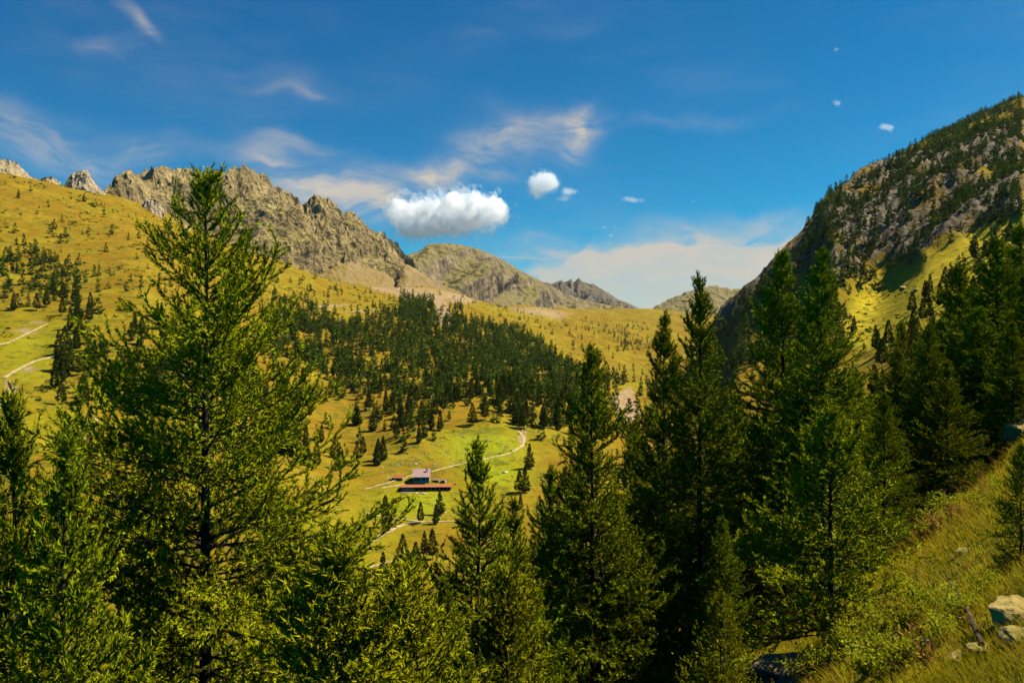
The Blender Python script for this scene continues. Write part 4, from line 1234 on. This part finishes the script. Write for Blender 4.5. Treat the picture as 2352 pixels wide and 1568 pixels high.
def shrub_mesh(seed, n, R, Hh, leaf, mat):
    r = np.random.default_rng(seed)
    ns = 26
    az = r.random(ns)*6.28; el = r.uniform(.5, 1.4, ns); L = r.uniform(.5, 1.0, ns)
    D = np.stack([np.cos(az)*np.cos(el)*R, np.sin(az)*np.cos(el)*R, np.sin(el)*Hh], -1)*L[:, None]
    q = np.linspace(0, 1, 4); paths = D[:, None]*q[None, :, None]+np.array([0, 0, -.04])[None, None]*(1-q)[None, :, None]
    st = tubes(paths, np.repeat((.006*(1-q)+.002)[None], ns, 0), 3)
    i = r.integers(0, ns, n); t = r.uniform(.25, 1.05, n)
    c = D[i]*t[:, None]+r.normal(0, .07*R, (n, 3))
    d = nrm(D[i]+r.normal(0, .5*R, (n, 3))); w = nrm(np.cross(d, r.normal(size=(n, 3))))
    ll = leaf*r.uniform(.6, 1.3, n)[:, None]
    Vl = np.stack([c, c+d*ll*.5+w*ll*.32, c+d*ll, c+d*ll*.5-w*ll*.32], 1).reshape(-1, 3)
    b = np.arange(n)[:, None]*4
    Fl = np.concatenate([b+np.array([[0, 1, 2]]), b+np.array([[0, 2, 3]])])
    return mesh_from('stems', *st, [M_TWIG]), mesh_from('foliage', Vl, Fl, [mat])


SH = [shrub_mesh(1, 1500, .75, .6, .055, M_SHRUB), shrub_mesh(2, 1300, .65, .5, .05, M_SHRUB), shrub_mesh(3, 160, .4, .45, .07, M_RUST)]
SHRUBS = [(1960,1500,12.0,0,1.0),(1790,1560,11.5,1,.8),(2030,1470,12.5,1,1.1),(2090,1440,13.0,0,.9),(2060,1530,11.0,1,1.1),(1990,1550,10.6,0,.9),(2120,1400,13.5,1,1.0),(2200,1420,12.2,0,.85),
          (2170,1470,11.6,1,.8),(1900,1540,12.5,0,.9),(1480,1550,27,0,1.8),(1560,1560,26,1,1.8),(1430,1590,27,0,1.6),(2270,1360,12.6,1,.7),(2180,1180,24,0,1.2),(2150,1210,22,1,1.1),(2240,1130,28,0,1.0),
          (2050,1420,13.5,2,.9),(2100,1480,11.8,2,.8),(2010,1520,11.3,2,.8),(2230,1440,11.5,2,.6),(2130,1530,10.8,2,.8),(1960,1450,13.0,2,.7),(2240,1010,40,1,1.0),(2148,1228,21,2,1.5),(2192,1198,23,2,1.4),(2118,1250,20,2,1.3),(2265,1165,25,1,1.2),(2300,1130,27,0,1.1),(1690,1562,12,0,1.0),(1868,1562,11.5,1,1.0),(1632,1562,13,1,1.2),(1920,1480,12.5,0,1.1)]
WHERE = ['under the young larch', 'growing in front of the mossy boulder', 'left of the rounded stone', 'below the grassy bank', 'at the bottom edge right of centre', 'beside the mossy boulder', 'higher up beside the larch boughs', 'left of the pale boulder',
         'between the small stones', 'right of the mossy boulder', 'in the gap between the centre trunks', 'close to the tallest centre trunk', 'at the bottom left of the centre trunks', 'just above the pale boulder', 'at the upper edge of the bank',
         'left of the one at the upper edge of the bank', 'beside the thin young larch', 'behind the others under the young larch', 'in front of the rounded stone', 'in the middle of the leafy ones', 'by the stick near the pale boulder', 'at the very bottom by the grass', 'in the shade of the young larch', 'below the grey edge boulder', 'at the left rim of the upper bank', 'above the rusty one at the upper bank rim', 'lowest at the left rim of the bank', 'in the open grass of the upper bank', 'higher in the open grass under the edge boulder', 'at the left foot of the mossy boulder', 'at the right foot of the mossy boulder', 'left of the mossy boulder at the bottom edge', 'behind the mossy boulder on its right']
for (u, v, Y, k, s), wh in zip(SHRUBS, WHERE):
    x, y, z = near_ground(u, v, Y); s = s*y/Y
    g = thing('shrub', ('low rust-leaved shrub ' if k == 2 else 'leafy yellow-green shrub ')+wh, 'shrub', (x, y, z), random.random()*6, s, 'shrubs of the near slope')
    w = obj('stems', SH[k][0], g); w['kind'] = 'stuff'; w = obj('foliage', SH[k][1], g); w['kind'] = 'stuff'

# a dead branch lying on the bank
x0, y0, z0 = near_ground(2175, 1370, 12.3); x1, y1, z1 = near_ground(2255, 1500, 10.6)
q = np.linspace(0, 1, 8)
pp = np.stack([x0+(x1-x0)*q, y0+(y1-y0)*q, z0+.30+(z1-z0-.22)*q+.12*np.sin(q*3)], -1)
V, f = tubes(pp[None], (.012+.022*q)[None], 6)
o = obj('dead_branch', mesh_from('dead_branch', V, f, [M_BARK], smooth=True)); o['label'] = 'dark dead stick leaning across the shrubs at the lower right'; o['category'] = 'branch'


# ------------------------------------------------------------------ the air of the valley
def haze():
    m, T, out = new_mat('valley_air')
    v = T.n('ShaderNodeVolumePrincipled'); v.inputs['Color'].default_value = (.86, .92, 1, 1); v.inputs['Density'].default_value = HAZE
    T.l(v.outputs[0], out.inputs['Volume'])
    zlo, zhi = float(Z.min())-60, 900.0
    V, Q = box(-9000, 9000, -60, 6350, min(zlo, -900), zhi)
    obj('haze', mesh_from('haze', V, Q, [m]), kind='stuff')


HAZE = 0.9e-5
haze()


# ------------------------------------------------------------------ fair-weather clouds
def cloud_mat(density):
    m, T, out = new_mat('cloud_vapour')
    v = T.n('ShaderNodeVolumePrincipled'); v.inputs['Color'].default_value = (1, .9995, .997, 1)
    v.inputs['Density'].default_value = density; v.inputs['Anisotropy'].default_value = 0.0
    T.l(v.outputs[0], out.inputs['Volume'])
    return m


CLOUD_DENSITY = .0058
M_CLOUD = cloud_mat(CLOUD_DENSITY); M_FRINGE = cloud_mat(CLOUD_DENSITY*.22)


def cloud(blobs, Y, label, seed, rough=.55, res=2.2, depth=.55, freq=.028, group=None, tex=.8, mat=None, parent=None):
    """blobs (u, v, a, b, weight): a body that thins out to nothing at its torn rim"""
    b = np.array(blobs, float)
    u0, u1 = (b[:, 0]-b[:, 2]*2).min(), (b[:, 0]+b[:, 2]*2).max(); v0, v1 = (b[:, 1]-b[:, 3]*2).min(), (b[:, 1]+b[:, 3]*2).max()
    us = np.arange(u0, u1, res); vs = np.arange(v0, v1, res)
    U, V = np.meshgrid(us, vs, indexing='ij')
    Fd = 0
    for bu, bv, ba, bb, w in blobs: Fd = Fd+w*np.exp(-(((U-bu)/ba)**2+((V-bv)/bb)**2))
    Fd = np.minimum(Fd, 1.1)-.42-.8*(1-sstep(.12, .3, Fd))+rough*fbm(U*freq+seed, V*freq*1.1, 0*U+seed, 7, .6)
    k = Y/F; size = max(b[:, 3].max(), 5)*k
    T_ = np.where(Fd > 0, np.clip(Fd, 0, 1.2)**1.5*size*depth*4.2, 0)
    T_ *= np.clip(1+tex*fbm(U*freq*2.2, V*freq*2.2, 0*U+seed+3, 6, .62), .1, 3)
    T_ = np.maximum(T_, 0)
    X = (U-CU)*k; Zz = (CV-V)*k
    fr = np.stack([X, Y-T_, Zz], -1).reshape(-1, 3); bk = np.stack([X, Y+T_*.8, Zz], -1).reshape(-1, 3)
    nu, nv = U.shape; i = np.arange(nu-1)[:, None]*nv+np.arange(nv-1)[None]
    Q = np.stack([i, i+nv, i+nv+1, i+1], -1).reshape(-1, 4)
    live = (T_.ravel()[Q] > 0).any(1); Q = Q[live]
    zero = T_.ravel() <= 0
    nb_ = np.where(zero, np.arange(nu*nv), np.arange(nu*nv)+nu*nv)
    allQ = np.concatenate([Q[:, ::-1], nb_[Q]])
    Vall = np.concatenate([fr, bk]); used, inv = np.unique(allQ, return_inverse=True)
    c = Vall[used].mean(0)
    o = obj('cloud', mesh_from('cloud', Vall[used]-c, inv.reshape(-1, 4), [mat or M_CLOUD], smooth=True), None, tuple(c))
    if parent is not None:
        o.name = 'fringe'; o.parent = parent; o.location = tuple(c-np.array(parent.location)); return
    cloud([(bu, bv, ba*1.22, bb*1.3, w*.95) for bu, bv, ba, bb, w in blobs], Y, '', seed+.37, rough*1.15+.1, res, depth*.8, freq*1.5, None, .8, M_FRINGE, o)
    o['label'] = label; o['category'] = 'cloud'
    if group: o['group'] = group


cloud([(945,500,46,38,.9),(915,478,26,24,.5),(940,535,22,20,.5),(1000,500,60,38,.95),(1060,495,60,40,1.0),(1055,455,40,20,.5),(1120,490,50,34,.9),(1135,465,26,22,.5),(1170,497,24,10,.5),(970,525,60,20,.5),(890,492,20,14,.4),(1040,525,50,16,.4)], 7800,
      'big white cumulus floating above the far mountain', 3, 1.15, 1.4, tex=.7, freq=.036)
cloud([(1232,426,26,26,1.0),(1258,412,24,20,.9),(1268,425,18,14,.6),(1232,448,10,12,.5)], 7800, 'upper white puff right of the big cumulus', 9, .5, 1.2, freq=.05)
cloud([(1300,440,16,13,.8),(1318,440,16,7,.6),(1292,458,20,7,.7)], 7800, 'ragged puff just below the upper white puff', 14, .6, 1.0, freq=.06)
cloud([(1440,457,18,8,.8),(1466,461,22,7,.8)], 7800, 'small flat ragged cloud alone in the blue right of the puffs', 19, .6, 1.0, freq=.07)
cloud([(1130,538,9,5,.8),(1118,550,7,3,.5)], 7800, 'wisp under the right end of the big cumulus', 23, .6, .9, freq=.09)
cloud([(1388,523,10,5,.7),(1412,521,10,5,.6),(1404,541,9,6,.8)], 7800, 'tiny cluster of wisps below the small flat cloud', 27, .6, .9, freq=.09)
cloud([(1923,239,11,8,.85),(1916,232,7,4,.5)], 7800, 'small wisp high over the cliff, middle of three', 33, .6, .9, freq=.09)
cloud([(2035,293,17,7,.9),(2046,300,8,10,.6),(2026,288,8,6,.6)], 7800, 'small torn cloud lowest and nearest to the right ridge', 37, .6, .9, freq=.08)
cloud([(1921,115,8,8,.75)], 7800, 'faint wisp topmost above the cliff', 41, .65, .9, freq=.1)
cloud([(1592,462,7,3,.8)], 7800, 'tiny speck of cloud in the middle of the blue', 45, .5, .8, freq=.1)
